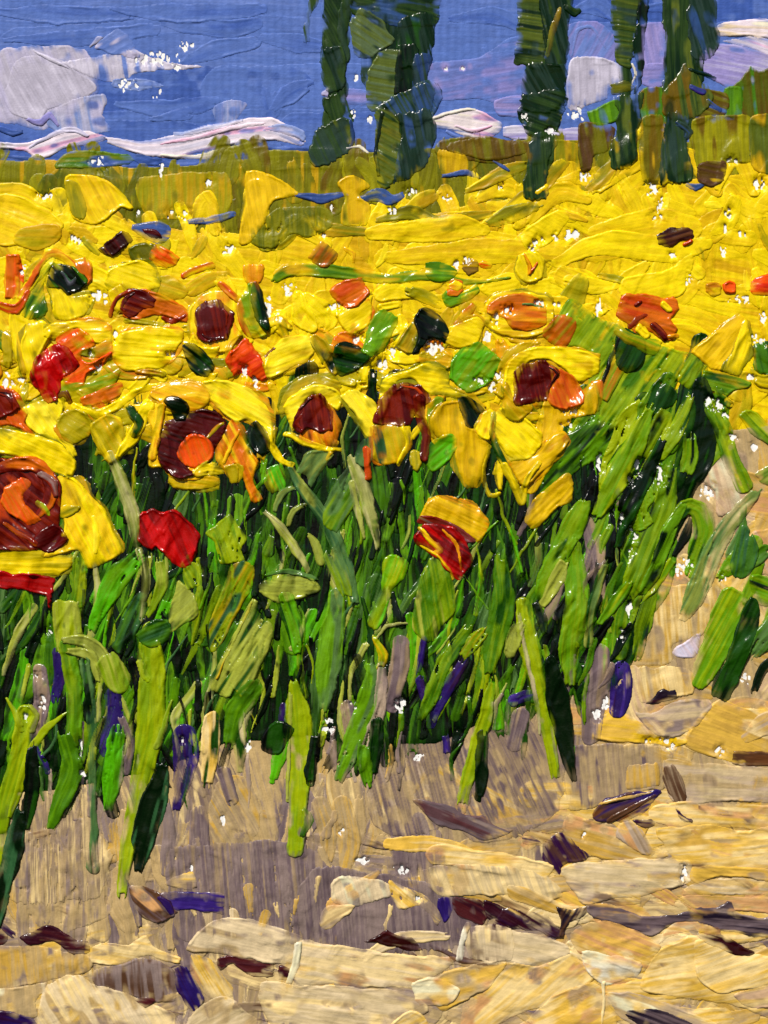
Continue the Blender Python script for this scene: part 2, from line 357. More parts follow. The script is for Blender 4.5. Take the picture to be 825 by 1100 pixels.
fill('-190,300 700,300 700,440 -190,440', 150, (24, 60), (16, 30), 10, 60, [('y', 'yd', 6), ('mu', 'yo', 3), ('yb', 'y', 3), ('yo', 'ol3', 2)], th=1.3, bead=.8)
fill('-190,236 250,262 420,246 600,218 1015,210 1015,320 -190,320', 46, (16, 44), (7, 16), 70, 40, [('yo', 'mu', 3), ('mu', 'yd', 4), ('ol3', 'yo', 2), ('yb', 'yh', 4)], th=.8, bead=.5, wet=.35)
# tongues of yellow reaching up into the olive band
for q in ['262,240 275,205 284,240', '512,216 540,200 560,206', '556,196 562,226 556,240', '596,196 640,190 650,210', '640,206 690,170 706,210', '700,205 740,170 770,205', '770,206 792,160 812,206', '812,200 835,180 860,206', '566,240 600,206 630,214', '-30,210 20,206 50,224', '296,262 320,240 350,262', '210,240 222,216 232,246']:
    L(q, (8, 24, 14), 'y', 'yd', th=1.3, bead=.7, sk=.5)
for q in ['500,206 540,186 566,178', '570,214 590,188 610,170', '520,240 560,216 590,196', '430,250 480,236 530,228', '660,190 672,160 688,140', '630,206 650,190 660,170', '420,240 450,216 470,206', '330,230 350,244 400,250']:
    L(q, (6, 18, 8), 'mu2', 'ol', th=1.1, bead=.5, c3='y')
for q in ['401,236 440,228 470,240 500,232', '410,246 460,246 500,236', '274,236 286,262 296,246', '270,256 300,258 322,232', '520,240 545,232 580,222']:
    L(q, (6, 20, 10), 'ol3', 'ol2', th=1., bead=.4, dry=.25)
P('270,250 300,222 352,224 356,244 330,254 312,250 292,268 270,262', 'ol', 'og', 88, th=1.1, bead=.6, dry=.15)
L('400,252 480,244 520,246', (16, 30, 12), 'y', 'yd', th=1.1, bead=.4, sk=.25, Wd=4)
L('420,276 520,270 600,272', (14, 30, 20), 'yd', 'y', th=1., bead=.4, sk=.25)
L('640,250 700,240 740,244', (20, 36, 30), 'y', 'yd', th=1.1, bead=.4, sk=.25, Wd=4)
L('600,280 650,262 720,268 760,262', (14, 26, 30, 14), 'y', 'yb', th=1.1, bead=.8, sk=.25, Wd=4)
P('665,316 672,298 715,290 745,272 738,312 723,322 690,318', 'y', 'yb', -15, th=1.5, bead=.9, sk=.3)
P('560,250 600,226 612,236 590,262 566,272', 'yb', 'y', 30, th=1.3)
P('0,208 20,210 51,224 70,242 40,262 -20,262 -30,214', 'yc', 'y', 20, th=1.4, bead=.8, sk=.3)
P('20,246 60,240 66,256 40,268 14,262', 'mu', 'yo', 0, th=1., bead=.9)

# strokes of slate blue lying in the field
def dash(label, pth, w, a='hb', b='hb2', name='blue_stroke'):
    T('blue_daub', label, 'daub', 'low blue daubs along the far field')
    L(pth, w, a, b, th=1.6, bead=.8)
dash('deep blue low shrub below the left cypress', '316,210 345,212 374,208', (3, 11, 4))
dash('slate blue low shrub at the foot of the second cypress', '380,215 405,208 420,214 436,208', (3, 15, 12, 4), 'slb', 'hb')
dash('blue grey low shrub in front of the olive band, left of centre', '200,240 228,236 250,229', (4, 10, 8))
dash('tiny blue shrub left of the brown bush under the pink cloud', '474,190 500,186 516,192', (3, 7, 3), 'slb', 'hb')
dash('thin blue shrub under the brown bush between cypresses', '528,172 540,178 548,184', (2, 5, 2), 'slb', 'sky2')
dash('short blue shrub at the right foot of the rightmost cypress', '736,197 748,202 760,196', (3, 8, 3), 'slb', 'hb')

# yellow clumps on the far field, each standing clear
def clump(label): T('sunflower_clump', label, 'flower clump', 'yellow clumps on the far field'); CUR['mat'] = 'gloss'
clump('large golden clump with an olive left side at the left of the field')
P('71,188 102,187 124,200 145,224 128,222 112,236 98,242 78,234 70,208', 'yc', 'y', 60, th=2, bead=1.2, c3='yd')
P('72,192 84,196 94,222 90,236 78,230 70,206', 'yo', 'ol', 75, th=1, bead=.5)
clump('golden clump spreading right, below the end of the long cloud')
P('265,183 292,188 320,207 292,218 284,240 268,262 256,262 262,214', 'yd', 'yc', 80, th=1.8, bead=1.)
clump('rounded golden clump just right of the left cypress foot')
P('362,196 379,186 399,200 386,210 398,222 394,242 366,240 370,212', 'yd', 'mu', 90, th=1.7, bead=.9, c3='yo')

# ------------------------------------------------------------------ bushes on the skyline
def bush(label, group=None): return T('bush', label, 'bush', 'bushes on the right skyline')
bush('dark brown bush under the rose cloud'); P('484,152 520,146 545,150 560,150 566,164 540,172 500,168 480,162', 'br', 'br2', 80, th=1.4, c3='ol2')
bush('bright green bush between the grey cloud and the fourth cypress'); P('630,119 640,116 657,106 668,110 664,129 645,135 634,130', 'gm', 'g', 80, th=1.6)
bush('brown bush below the bright green one, left of the fourth cypress'); P('623,130 645,132 662,138 654,160 640,166 636,182 624,184 621,153', 'br', 'bn2', 80, th=1.5, c3='ol2')
bush('green topped bush between the fourth and fifth cypress'); P('686,98 700,92 714,96 716,132 691,134', 'gm', 'g', 90, th=1.6, c3='br2'); P('688,128 714,128 716,192 690,194', 'br2', 'ol2', 88, th=1.5, c3='mu2')
bush('tall dark olive bush with a pointed top at the right edge'); P('779,104 796,84 806,70 816,76 840,66 880,72 880,136 800,132 780,122', 'og', 'br', 85, th=1.6, c3='gm'); P('779,94 797,92 797,124 779,124', 'gm', 'g', 90, th=1.2)
bush('mottled brown bush right of the rightmost cypress'); P('744,94 780,98 782,120 766,128 746,136 740,110', 'br', 'ol2', 20, th=1.5, c3='hb')
bush('wide olive yellow bush below the mottled brown one'); P('745,128 783,122 806,126 812,172 783,176 752,184 742,150', 'ol', 'ol3', 88, th=1.4, c3='br2')
bush('small dark brown bush standing in front of the yellow field'); P('749,178 764,172 781,174 778,194 762,202 750,196', 'br', 'bn2', 10, th=1.5)
bush('grey green bush cut by the right edge'); P('806,126 840,120 890,126 890,188 825,186 808,176', 'to', 'og', 88, th=1.4, c3='mu2')
for q in ['745,92 768,98', '768,104 776,120', '754,120 772,118', '738,140 750,148', '812,124 824,120']: pass

# ------------------------------------------------------------------ cypresses: crown and trunk built of knife marks
def cyp(label): return T('cypress_tree', label, 'tree', 'row of dark cypresses on the skyline', first='crown', mat='gloss')
K = dict(th=1.4, bead=.7, sk=.8, wet=.3, Wd=2.4, jit=3.2, rag=5., grow=1.)
KU = dict(th=1.1, bead=.3, sk=.8, Wd=3., rag=1., jit=3.)
t = cyp('thin wisp of a cypress, only its hanging tip in view'); P('327,-60 342,-60 341,5 335,20 334,43 329,43 326,28 331,15', 'td2', 'to', 80, **K)
t = cyp('leftmost full cypress, slim and dark with a bulbous foot')
L('362,-150 362,40 358,70 362,110 352,160', (29,28,25,26,20), 'td', 'td2', c3='sl', **KU)
P('350,-160 380,-160 379,-20 372,10 350,14', 'td', 'sl', 70, **K)
P('347,-30 374,-30 373,30 366,52 346,54 345,20', 'td', 'td2', 60, **K)
P('368,-10 378,-10 376,40 378,62 370,70 366,30', 'td2', 'sl', 85, **K)
P('346,52 366,50 373,66 370,92 358,100 346,90 343,70', 'sl', 'td', 70, c3='td2', **K)
P('348,104 366,100 374,112 380,126 372,140 360,142 350,128', 'td2', 'td', 75, **K)
t.part('trunk'); P('344,134 372,130 374,158 362,170 351,178 338,176 334,160', 'sl', 'td2', 65, c3='to', **K)
L('376,128 380,150 376,160', (3, 6, 3), 'hb2', 'sl', th=1.3)
L('371,159 386,156 397,164', (2, 4, 2), 'wh', 'cl', th=1.2)
t = cyp('broadest cypress of the row, with grey green smears and a blue right side')
L('426,-150 424,40 428,110 430,180', (76,74,62,30), 'td', 'td2', c3='sl', **KU)
P('382,-160 470,-160 474,-20 380,-20', 'td', 'td2', 80, **K)
P('380,-30 474,-30 472,8 463,25 440,30 400,20 379,10', 'td2', 'td', 10, c3='slb', **K)
P('424,20 464,14 465,48 460,68 430,70', 'td', 'sl', 75, c3='gn', **K)
P('380,14 404,18 424,42 414,54 395,63 383,54', 'tg', 'to', 35, c3='sl', **K)
P('398,62 428,50 430,98 418,112 398,119 394,98', 'to', 'tg', 10, c3='td2', **K)
P('428,50 448,46 450,70 440,98 424,102 424,70', 'td', 'gk', 85, **K)
P('446,60 462,58 463,82 458,100 446,104', 'hb2', 'sl', 80, c3='td', **K)
P('404,112 440,98 462,88 474,100 464,128 446,136 420,126', 'td2', 'slb', 60, c3='td', **K)
P('448,92 462,88 470,104 464,126 450,128', 'slb', 'sl', 70, **K)
t.part('trunk'); P('404,118 428,122 434,160 426,192 405,194', 'to', 'ol2', 30, c3='td2', **K)
P('428,122 462,120 463,152 453,176 434,196 422,190 430,150', 'sl', 'td', 80, c3='slb', **K)
L('410,120 404,160 406,190', (6, 5, 4), 'td', 'gk', th=1.3)
t = cyp('third cypress, straight dark column ending in a narrow foot')
L('584,-150 584,60 586,120 578,206', (48,42,34,14), 'td', 'td2', c3='sl', **KU)
P('553,-160 613,-160 613,-20 555,-20', 'td2', 'td', 85, **K)
P('556,-30 588,-30 586,66 562,68 552,66 558,27', 'td2', 'to', 8, c3='td', **K)
P('586,-30 613,-30 613,34 609,72 586,70', 'td', 'sl', 75, c3='td2', **K)
L('600,10 594,34 588,58', (5, 8, 6), 'to', 'mu2', th=1.2)
P('562,70 586,68 609,70 608,102 604,116 566,116', 'td', 'sl', 60, **K)
P('562,100 606,102 604,130 596,144 574,144 562,122', 'td', 'td2', 20, c3='sl', **K)
L('608,6 618,12 624,8', (8, 10, 5), 'td', 'td2', th=1.4)
t.part('trunk'); P('572,142 592,142 590,170 591,204 584,216 567,212 569,178', 'td2', 'td', 85, c3='sl', **K); L('577,206 588,200', (5, 5), 'mu', 'y', th=.9); L('588,140 600,144', (3, 4), 'cl2', 'cl', th=1.2)
t = cyp('fourth cypress, a slim pair of stems leaning together')
L('672,-150 672,40 674,100 674,170', (18,18,12,18), 'td', 'td2', c3='sl', **KU)
P('662,-160 694,-160 692,-20 662,-20', 'td2', 'td', 85, **K)
P('660,-30 686,-30 686,20 679,72 664,68 658,58 657,20', 'td2', 'to', 8, c3='sl', **K)
P('684,-30 697,-30 694,30 688,68 684,102 680,65 684,20', 'td', 'gk', 85, **K)
P('657,86 676,84 682,94 666,98 656,96', 'to', 'ol2', 0, **K)
t.part('trunk'); P('662,105 687,100 686,136 684,170 670,182 654,180 661,136', 'td2', 'td', 85, c3='to', **K)
t = cyp('rightmost cypress, wide and ragged with touches of blue')
L('738,-150 738,60 728,130 726,190', (46,42,26,20), 'td', 'td2', c3='sl', **KU)
P('715,-160 766,-160 766,-20 715,-20', 'td', 'td2', 85, **K)
P('714,-30 742,-30 744,66 742,100 716,104 714,60', 'td2', 'td', 88, c3='to', **K)
P('740,-30 764,-30 772,22 768,61 748,64 740,40', 'sl', 'td', 75, c3='slb', **K)
P('740,66 752,82 764,104 752,122 734,130 716,124 716,98', 'to', 'td2', 80, c3='br2', **K)
L('744,92 757,98', (6, 7), 'hb2', 'vi', th=1.2); L('762,108 774,118', (5, 6), 'hb', 'hb2', th=1.1); L('742,74 770,82', (4, 5), 'td', 'hb2', th=1.1)
t.part('trunk'); P('713,122 736,124 734,150 742,190 716,200 709,193', 'td2', 'sl', 85, c3='td', **K); L('730,132 742,142 738,150', (7, 9, 4), 'hb2', 'sl', th=1.3)

# ------------------------------------------------------------------ earth of the path and the field edge
gr = T('ground', kind='structure')
P('-190,560 620,600 700,470 1015,440 1015,1270 -190,1270', 'ta', 'tb', 80, smooth=False, th=.7, bead=.1, c3='gr', wet=0)
fill('-190,640 760,640 760,1270 -190,1270', 420, (50, 110), (16, 30), 88, 10, [('tb', 'gr', 4), ('ta', 'tb', 3), ('mv', 'gr', 3), ('gr', 'mv2', 2), ('ta', 'oc2', 1.6), ('gr2', 'mv', 1.5)], th=.7, bead=.3, sk=.7, Wd=2.0, c3='cr', wet=.45, sm=.14)
fill('600,560 1015,440 1015,1270 600,1270', 170, (40, 90), (20, 40), 10, 40, [('oc2', 'ta', 4), ('cr', 'oc', 3), ('be', 'cr', 2), ('sa', 'oc', 2)], th=.7, bead=.35, sk=.4, wet=.45, sm=.14)
fill('-190,930 1015,870 1015,1270 -190,1270', 150, (50, 130), (18, 40), 2, 16, [('tb', 'mv', 3), ('oc', 'cr', 3), ('ta', 'gr', 3), ('cr', 'ta', 2), ('mv', 'gr', 2)], th=.7, bead=.35, sk=.5, wet=.45, sm=.14)
fill('480,840 1015,840 1015,1270 480,1270', 110, (40, 110), (18, 36), 4, 18, [('oc', 'cr', 4), ('oc2', 'ta', 3), ('sa', 'oc', 2), ('tb', 'mv', 1)], th=.7, bead=.35, sk=.4, wet=.45, sm=.14)
fill('-190,900 1015,860 1015,1270 -190,1270', 110, (30, 100), (4, 12), 4, 18, [('bn2', 'mv2', 3), ('gr', 'bn2', 2), ('mv2', 'dp', 1), ('bn', 'ta', 1)], th=1., bead=.5, sk=.6, wet=.35)
fill('20,870 440,880 500,990 20,1010', 90, (40, 90), (14, 26), 90, 8, [('mv', 'mv2', 4), ('gr', 'mv', 3), ('ta', 'tb', 3), ('tb', 'oc2', 2)], th=1.2, bead=.5, sk=.8, Wd=1.8)
for q in ['120,880 124,920', '50,900 60,960 52,1000', '240,850 246,900 238,930', '260,870 300,878', '200,880 190,920', '330,870 330,900', '400,850 404,900', '356,870 350,902', '420,860 416,900']:
    L(q, (8, 20, 10), rng.choice(['ta', 'oc2', 'cr']), rng.choice(['tb', 'gr']), th=.9, bead=.25, wet=.5, jit=3., rag=9., soft=4., Wd=1.2, L=70)
P('20,920 100,915 120,980 60,1006 20,1000', 'tb', 'ta', 90, th=.9, bead=.25, wet=.5, jit=3., rag=9., soft=4., Wd=1.2, L=70, c3='mv', dry=.2)
P('0,780 100,860 110,960 0,960', 'gr', 'cr', 88, th=.9, bead=.25, wet=.5, jit=3., rag=9., soft=4., Wd=1.2, L=70, c3='mv', dry=.3)
P('510,770 560,765 600,800 602,870 560,900 500,895', 'gr', 'mv2', 65, th=.9, bead=.25, wet=.5, jit=3., rag=9., soft=4., Wd=1.2, L=70, c3='mv2')
P('400,780 460,770 510,800 500,870 450,900 400,880', 'gr', 'mv2', 75, th=.9, bead=.25, wet=.5, jit=3., rag=9., soft=4., Wd=1.2, L=70, c3='gr2')
P('262,798 300,790 300,900 262,900', 'ta', 'tb', 75, th=.9, bead=.25, wet=.5, jit=3., rag=9., soft=4., Wd=1.2, L=70, c3='mv')
P('230,840 262,832 280,880 262,912 230,906', 'tb', 'gr', 60, th=.9, bead=.25, wet=.5, jit=3., rag=9., soft=4., Wd=1.2, L=70, c3='oc2')
P('470,960 530,960 520,1000 500,1010 468,1000', 'gr', 'tb', 80, th=.9, bead=.25, wet=.5, jit=3., rag=9., soft=4., Wd=1.2, L=70, c3='mv')
P('186,914 330,908 352,960 330,1012 200,1014', 'mv', 'mv2', 85, th=.9, bead=.25, wet=.12, jit=3., rag=9., soft=4., Wd=1.2, L=70, c3='gr', dry=.1)
P('335,930 500,965 505,1020 330,1012', 'mv', 'mv2', 85, th=.9, bead=.25, wet=.12, jit=3., rag=9., soft=4., Wd=1.2, L=70, c3='mv2')
for x in (206, 222, 250, 268, 284, 296, 318, 344, 420, 436): y_ = rng.uniform(915, 985); L([(x, y_), (x + rng.uniform(-6, 6), y_ + rng.uniform(14, 34))], rng.choice([(12, 20, 4), (6, 12, 3)]), rng.choice(['oc2', 'cr', 'cr2']), 'ta', th=1.2, bead=.5, wet=.1, jit=2., rag=4., soft=4., Wd=1.2, L=70)

fill('300,920 700,900 1015,860 1015,1270 300,1270', 60, (40, 100), (14, 26), 0, 16, [('oc', 'cr', 3), ('sa', 'oc', 2), ('cr', 'cr2', 2), ('oc2', 'ta', 1)], th=1., bead=.6, sk=.5, wet=.3)
def slab(label, *a, n='earth_slab', g='broad knife slabs of pale earth on the path', c='earth slab', **k):
    T(n, label, c, g)
    kk = dict(th=1.7, bead=1.1, sk=.4, Wd=3.4, soft=2.6, wet=.4, jit=1.9, sm=.1); kk.update(k); kk.setdefault('c3', rng.choice(['ta', 'tb', 'sh', 'gr', 'sa']))
    P(*a, **kk)
def clod(label, *a, **k):
    T('earth_clod', label, 'clod', 'dark clods of earth on the path')
    CUR['mat'] = 'gloss'
    kk = dict(th=1.9, bead=1., sk=.6, Wd=3, soft=2, wet=.3, jit=2.); kk.update(k); P(*a, **kk)

# the sandy path at right
slab('tall sandy slab between the leaning leaves on the right', '715,630 742,628 764,612 778,614 763,668 753,684 723,695 720,714 690,714 695,676', 'oc2', 'cr', 85, th=1.8)
slab('pink lilac slab beside the broad green leaf', '723,697 753,678 748,706 728,708', 'pkb', 'cl2', 60, th=1.6)
slab('upper cream slab below the tall sandy one', '687,716 704,720 720,714 745,722 742,747 706,750 687,754', 'cr', 'oc2', 80, th=1.9)
slab('beige slab wedged between dark blades at the right of the flowers', '753,517 764,498 772,482 783,493 791,515 802,534 777,557 769,553 769,531', 'be', 'cr2', 75, th=2)
slab('pinkish cream slab at the right edge among leaves', '805,575 822,565 850,570 850,616 812,618 803,608', 'be', 'sa', 60, th=1.8)
slab('ochre slab behind the right green leaves', '747,776 775,752 800,760 845,766 880,800 845,815 791,818 736,802', 'oc', 'oc2', 20, th=2.2, c3='cr')
slab('bright ochre ledge above the bare canvas patch', '638,788 644,770 660,764 680,770 715,785 740,796 720,801 641,795', 'oc', 'yd', 5, th=2.2, c3='oc2')
slab('grey lilac slab swept across the ochre ledge', '682,762 700,765 723,752 750,750 766,756 752,778 735,790 718,791 700,783', 'gr2', 'pb', -8, th=2.2, c3='mv')
clod('small black peak above the grey lilac slab', '693,756 704,748 712,741 718,744 726,743 730,751 709,757', 'blk', 'dk', 0)
slab('grey olive slab at the right edge', '796,790 812,772 840,756 870,760 870,786 820,790 802,796', 'gr2', 'oc2', -30, th=1.8)
clod('brown wedge at the right edge under the ochre slab', '788,806 812,808 850,812 850,826 800,824 789,820', 'bn2', 'bn', 6)

slab('wide brown grey slab under the ochre ledge', '616,802 660,800 708,802 716,846 690,852 650,866 612,870 606,830', 'gr', 'tb', 85, th=2., c3='mv2', Wd=2.5)
slab('small straw slab on the wide brown grey one', '674,824 690,820 709,822 711,845 690,848 673,848', 'oc2', 'ta', 85, th=1.8)
slab('long grey cream slab reaching the right edge, brown at its left end', '711,817 740,820 783,824 860,832 860,866 783,861 745,863 723,860 713,842', 'gr2', 'pb', 3, th=2.3, c3='tb')
L('718,822 724,840 730,856', (8, 22, 16), 'bn2', 'gr', th=1.3, bead=.4)
slab('yellow sand slab below the long grey cream one', '700,868 750,862 860,872 860,894 780,890 735,890 700,884', 'cr', 'oc', 3)
slab('golden slab with soft upper edge at right', '705,890 760,884 800,892 860,890 860,930 800,935 740,930 715,912', 'oc', 'cr', -5, c3='oc2')
slab('straw coloured slab under the violet clod', '612,874 640,880 664,888 700,884 690,906 720,922 650,926 618,910 604,890', 'oc2', 'ta', 15, th=1.8)
slab('grey brown fan on the straw slab', '668,882 680,884 696,900 704,918 690,920 664,900', 'gr2', 'gr', 60, th=1.8)
clod('violet and brown pointed clod like a fallen petal', '636,874 652,860 674,852 711,850 700,864 684,878 657,886 640,884', 'vi2', 'bn2', -25, c3='bn')
L('655,882 680,868 705,853', (7, 7, 3), 'bn2', 'bn', th=1.5)
L('645,864 672,856 700,851', (3, 5, 2), 'oc2', 'ta', th=1.4)
clod('tiny dark clod with forked ends right of the violet one', '724,862 732,872 746,882 736,882 727,876', 'dp', 'blk', 30, th=1.5)
clod('flat dark clod below the violet one', '678,883 700,880 704,888 690,890', 'dp', 'dk', 0, th=1.4)
clod('rounded purple brown clod at the head of the long pale slab', '582,922 588,902 600,893 613,899 624,912 635,921 606,929 602,941 588,936', 'dp', 'bn2', 60, c3='vi2')
clod('small purple splinter left of the rounded purple clod', '560,902 572,900 584,906 572,908 562,908', 'dp', 'mv', 10, th=1.3)
slab('long pale khaki slab under the rounded purple clod', '603,938 612,928 650,925 690,921 735,922 744,930 742,950 700,960 660,966 632,972 616,956', 'pb', 'cr2', 5, th=2.6, c3='gr2')
slab('thin cream slab right of the bare canvas letters', '745,948 790,940 860,944 860,962 780,962 735,962', 'cr2', 'oc', 4)
slab('gold slab above the thin cream one', '744,930 790,930 860,934 860,946 780,942 744,948', 'oc', 'oc2', 3, th=1.8)
slab('salmon slab at the right edge', '730,964 780,962 860,966 860,984 790,980 745,978', 'sa', 'ta', 4, th=1.9)
slab('cream ledge with a ragged yellow left end', '457,914 474,908 500,912 550,918 596,932 584,944 540,940 474,931 462,926', 'cr', 'oc', 5, th=2.2)
slab('large khaki slab below the cream ledge', '453,934 500,930 545,932 590,944 604,960 590,970 560,962 508,963 474,962 460,950', 'pb', 'cr', 70, th=2.1, c3='ta')
slab('olive straw slab left of the dark gap', '545,950 570,955 600,968 636,976 622,990 600,982 576,976 548,966', 'oc2', 'ta', 25, th=1.8)
clod('maroon clod, long and split, pointing right across the grey earth', '441,860 453,859 470,862 482,864 500,876 521,877 534,888 552,893 521,904 501,896 480,890 465,884 450,870', 'mv2', 'bm', 22, c3='mv')
clod('blackish brown clod right of the maroon scrap', '519,967 536,974 555,982 556,999 536,990 524,988', 'dk', 'blk', 35)
clod('long dark purple clod lying above the rightmost pale slabs', '540,978 562,978 582,984 596,996 606,1011 588,1008 572,1001 530,998', 'dk', 'dp', 30)
clod('dark brown branching clod by the salmon slab', '596,974 612,976 634,972 626,984 612,990 606,1008 600,1004 602,988', 'blk', 'bn2', -60, th=1.8)
clod('grey violet ragged band at right, cleft in the middle', '630,974 660,972 690,984 720,982 740,976 770,972 783,966 792,982 840,986 860,990 860,1010 820,1008 783,1001 750,990 725,992 705,1006 690,1004 660,992 640,988', 'mv2', 'blk', 5, c3='mv')
slab('brown orange arc over the yellow slab', '706,1016 714,1002 728,993 750,990 768,996 776,1006 760,1002 740,1001 722,1008', 'sa', 'bn', -10, th=1.7)
slab('salmon slab with a soft top', '612,1004 622,996 647,990 672,998 694,1006 710,1020 700,1036 688,1046 650,1032 620,1022', 'sa', 'oc', 20, th=2., c3='oc2')
slab('large yellow ochre slab filling the lower right', '686,1064 694,1040 708,1022 730,1010 752,1003 790,1018 830,1028 880,1034 880,1110 800,1084 740,1074 715,1068', 'oc', 'cr', -10, th=2.6, c3='oc2')
P('745,1010 770,1012 800,1024 850,1034 840,1056 800,1064 770,1068 748,1050', 'cr', 'oc', -20, th=1.6, bead=1.1)
clod('wine dark clod on top of the lower right slab', '747,1004 762,1002 778,1004 796,1014 812,1023 790,1024 766,1016', 'dk', 'mr', 18, th=2)
slab('small pinkish slab at the far lower right', '788,1070 806,1062 850,1056 850,1080 806,1082', 'be', 'sa', -10, th=1.7)
slab('smooth grey cream slab left of the pale shell', '508,1000 530,998 560,1001 590,1008 612,1018 610,1028 576,1040 545,1034 524,1034 508,1026', 'cr2', 'pb', 10, th=2.1)
slab('pale yellow slab under the smooth grey one', '500,1062 540,1034 580,1038 614,1024 640,1050 614,1064 580,1082 545,1096 500,1120', 'cr', 'oc', -40, th=2.1)
slab('ochre slab at the bottom with green grey flecks', '556,1108 590,1074 620,1060 646,1058 664,1100 640,1130 560,1130', 'oc', 'cr', -25, th=1.9, c3='sa')
slab('shell shaped ivory slab hanging over a drip', '624,1026 640,1024 670,1030 690,1036 684,1050 664,1057 650,1060 636,1052', 'sh', 'pa', 5, th=2.6, c3='wh')
L('650,1056 650,1076 647,1100', (5, 4, 3), 'sh', 'cr', th=1.8)
slab('grey olive slab lying under the large yellow one', '652,1066 691,1072 730,1082 780,1104 800,1130 720,1120 668,1096', 'gr2', 'tb', 18, th=1.9)
clod('dark slit between the lowest slabs at right', '672,1088 700,1084 724,1090 750,1106 760,1130 700,1110', 'blk', 'mv2', 20, th=1.8)

# lower left
slab('tan slab at the left edge', '-60,1018 10,1016 44,1018 95,1028 96,1044 60,1052 20,1062 -60,1072', 'ta', 'oc2', 85, th=1.9, c3='mv')
clod('long wine coloured clod near the left edge', '20,1006 34,1000 54,994 70,1004 82,1012 96,1012 97,1026 78,1026 58,1014 34,1016', 'dk', 'bm', 8)
clod('wine coloured clod cut by the left edge', '-40,1000 0,996 10,1002 4,1014 -40,1016', 'bm', 'dk', 0)
clod('brown clod shaped like a curled leaf beside the violet bar', '139,952 152,950 168,956 182,966 191,981 178,991 166,993 150,982', 'bn2', 'mv2', 40, c3='sa')
clod('smooth violet bar lying on grey earth', '170,962 193,958 234,956 240,966 240,982 220,980 204,977 186,978', 'vi', 'vi2', 5, c3='vi2', sk=.3)
L('168,962 180,970 186,984', (4, 10, 5), 'dp', 'vi2', th=1.3)
slab('small straw slab above the violet bar', '176,950 190,940 206,938 212,954 190,956', 'oc', 'cr', 0, th=1.5)
slab('cream band, thin and wavy, at lower left', '98,1019 118,1014 136,1015 156,1003 162,1016 193,1028 192,1037 170,1032 156,1026 128,1037 98,1036', 'cr', 'oc', 8, th=2.2)
slab('brown mauve slab under the wavy cream band', '100,1040 130,1036 153,1028 187,1045 186,1079 160,1078 136,1069 102,1059', 'mv', 'bn2', 85, th=1.9, c3='bn2')
slab('large ridged cream slab in the lower left corner', '40,1078 58,1054 88,1049 102,1058 136,1068 160,1080 186,1090 200,1120 150,1150 34,1150', 'cr2', 'cr', 60, th=2.4, c3='ta')
slab('tan slab left of the ridged cream one', '-60,1066 0,1062 50,1056 40,1078 34,1096 -60,1090', 'tb', 'ta', 85, th=1.8)
clod('violet clod in the bottom left corner', '-60,1084 0,1086 36,1096 44,1130 -60,1130', 'vi2', 'dp', 8)
clod('violet fold standing on the brown mauve slab', '187,1040 202,1040 212,1062 220,1078 206,1090 197,1078 190,1064', 'vi2', 'dp', 65, sk=.3)
clod('thin red brown clod left of the violet fold', '144,1074 156,1072 168,1078 156,1084', 'bm', 'dk', 0, th=1.6)
slab('yellow straw slab right of the violet fold', '206,1024 226,1030 240,1050 252,1070 230,1076 212,1060 204,1040', 'oc', 'cr', 60, th=1.8)
clod('chain of wine brown clods under the long cream ridge', '232,1030 252,1026 270,1028 291,1028 294,1048 270,1050 250,1038 236,1044', 'bm', 'dk', 5)
clod('small wine clod at the end of the chain', '300,1036 314,1040 316,1052 300,1052', 'dk', 'bm', 5)
slab('first long cream ridge rising to a peak at its left', '199,1020 208,1006 217,997 238,988 262,988 290,994 325,1009 322,1036 290,1036 262,1028 232,1024', 'pa', 'cr2', 12, th=2.5, c3='tb')
slab('second long cream ridge, broad, right of the white fold', '320,1012 350,1014 406,1022 450,1026 492,1030 478,1044 467,1050 433,1062 370,1062 314,1058', 'cr', 'cr2', 10, th=2.5, c3='sa')
slab('khaki slab along the bottom centre', '278,1060 310,1056 351,1060 400,1062 440,1066 462,1086 448,1094 433,1097 380,1120 300,1120', 'pb', 'cr2', 6, th=2.3, c3='cr')
slab('white fold of paint standing between the two cream ridges', '317,1012 326,1012 322,1036 312,1058 307,1054 314,1032', 'sh', 'wh', 110, th=2.8)
slab('buff slab curving up at the bottom left of centre', '204,1094 218,1078 238,1070 254,1076 268,1092 300,1112 260,1140 200,1130', 'pb', 'cr2', -30, th=2.1)
slab('round topped pale slab alone on mauve earth', '354,950 362,942 385,941 419,949 418,964 400,970 385,974 362,973 354,968', 'pa', 'cr2', 75, th=2.3)
slab('tan slab sloping below the round topped one', '341,991 346,976 356,972 384,975 372,986 355,998 346,998', 'ta', 'cr', -30, th=2.)
slab('hooked ochre slab with bare canvas beside it', '418,944 430,950 446,956 464,970 474,990 468,992 452,974 430,976 420,962', 'oc', 'cr', 40, th=1.7, dry=.2)
clod('violet spot right of the hooked ochre slab', '472,964 484,964 488,976 480,992 474,978', 'vi2', 'vi', 80, th=1.5)
clod('ragged maroon clod above the second cream ridge', '390,1012 404,1008 416,1001 430,1008 442,1008 456,1022 430,1021 410,1016', 'mr', 'bm', 10)
clod('brown purple clod above the square buff slab', '486,964 505,966 520,970 522,992 506,990 492,984', 'bm', 'dk', 30, th=1.6)
slab('square buff slab right of the white curl', '504,998 520,994 545,996 552,1004 548,1032 524,1032 502,1028', 'cr2', 'cr', 85, th=2.1)
slab('white curl of paint standing at centre right', '500,990 506,992 503,1010 496,1036 491,1034 496,1008', 'wh', 'sh', 95, th=2.8)
slab('ochre slab below the white curl', '462,1054 490,1042 520,1036 545,1034 536,1048 521,1066 496,1078 474,1086 460,1070', 'oc', 'oc2', -15, th=2.1)
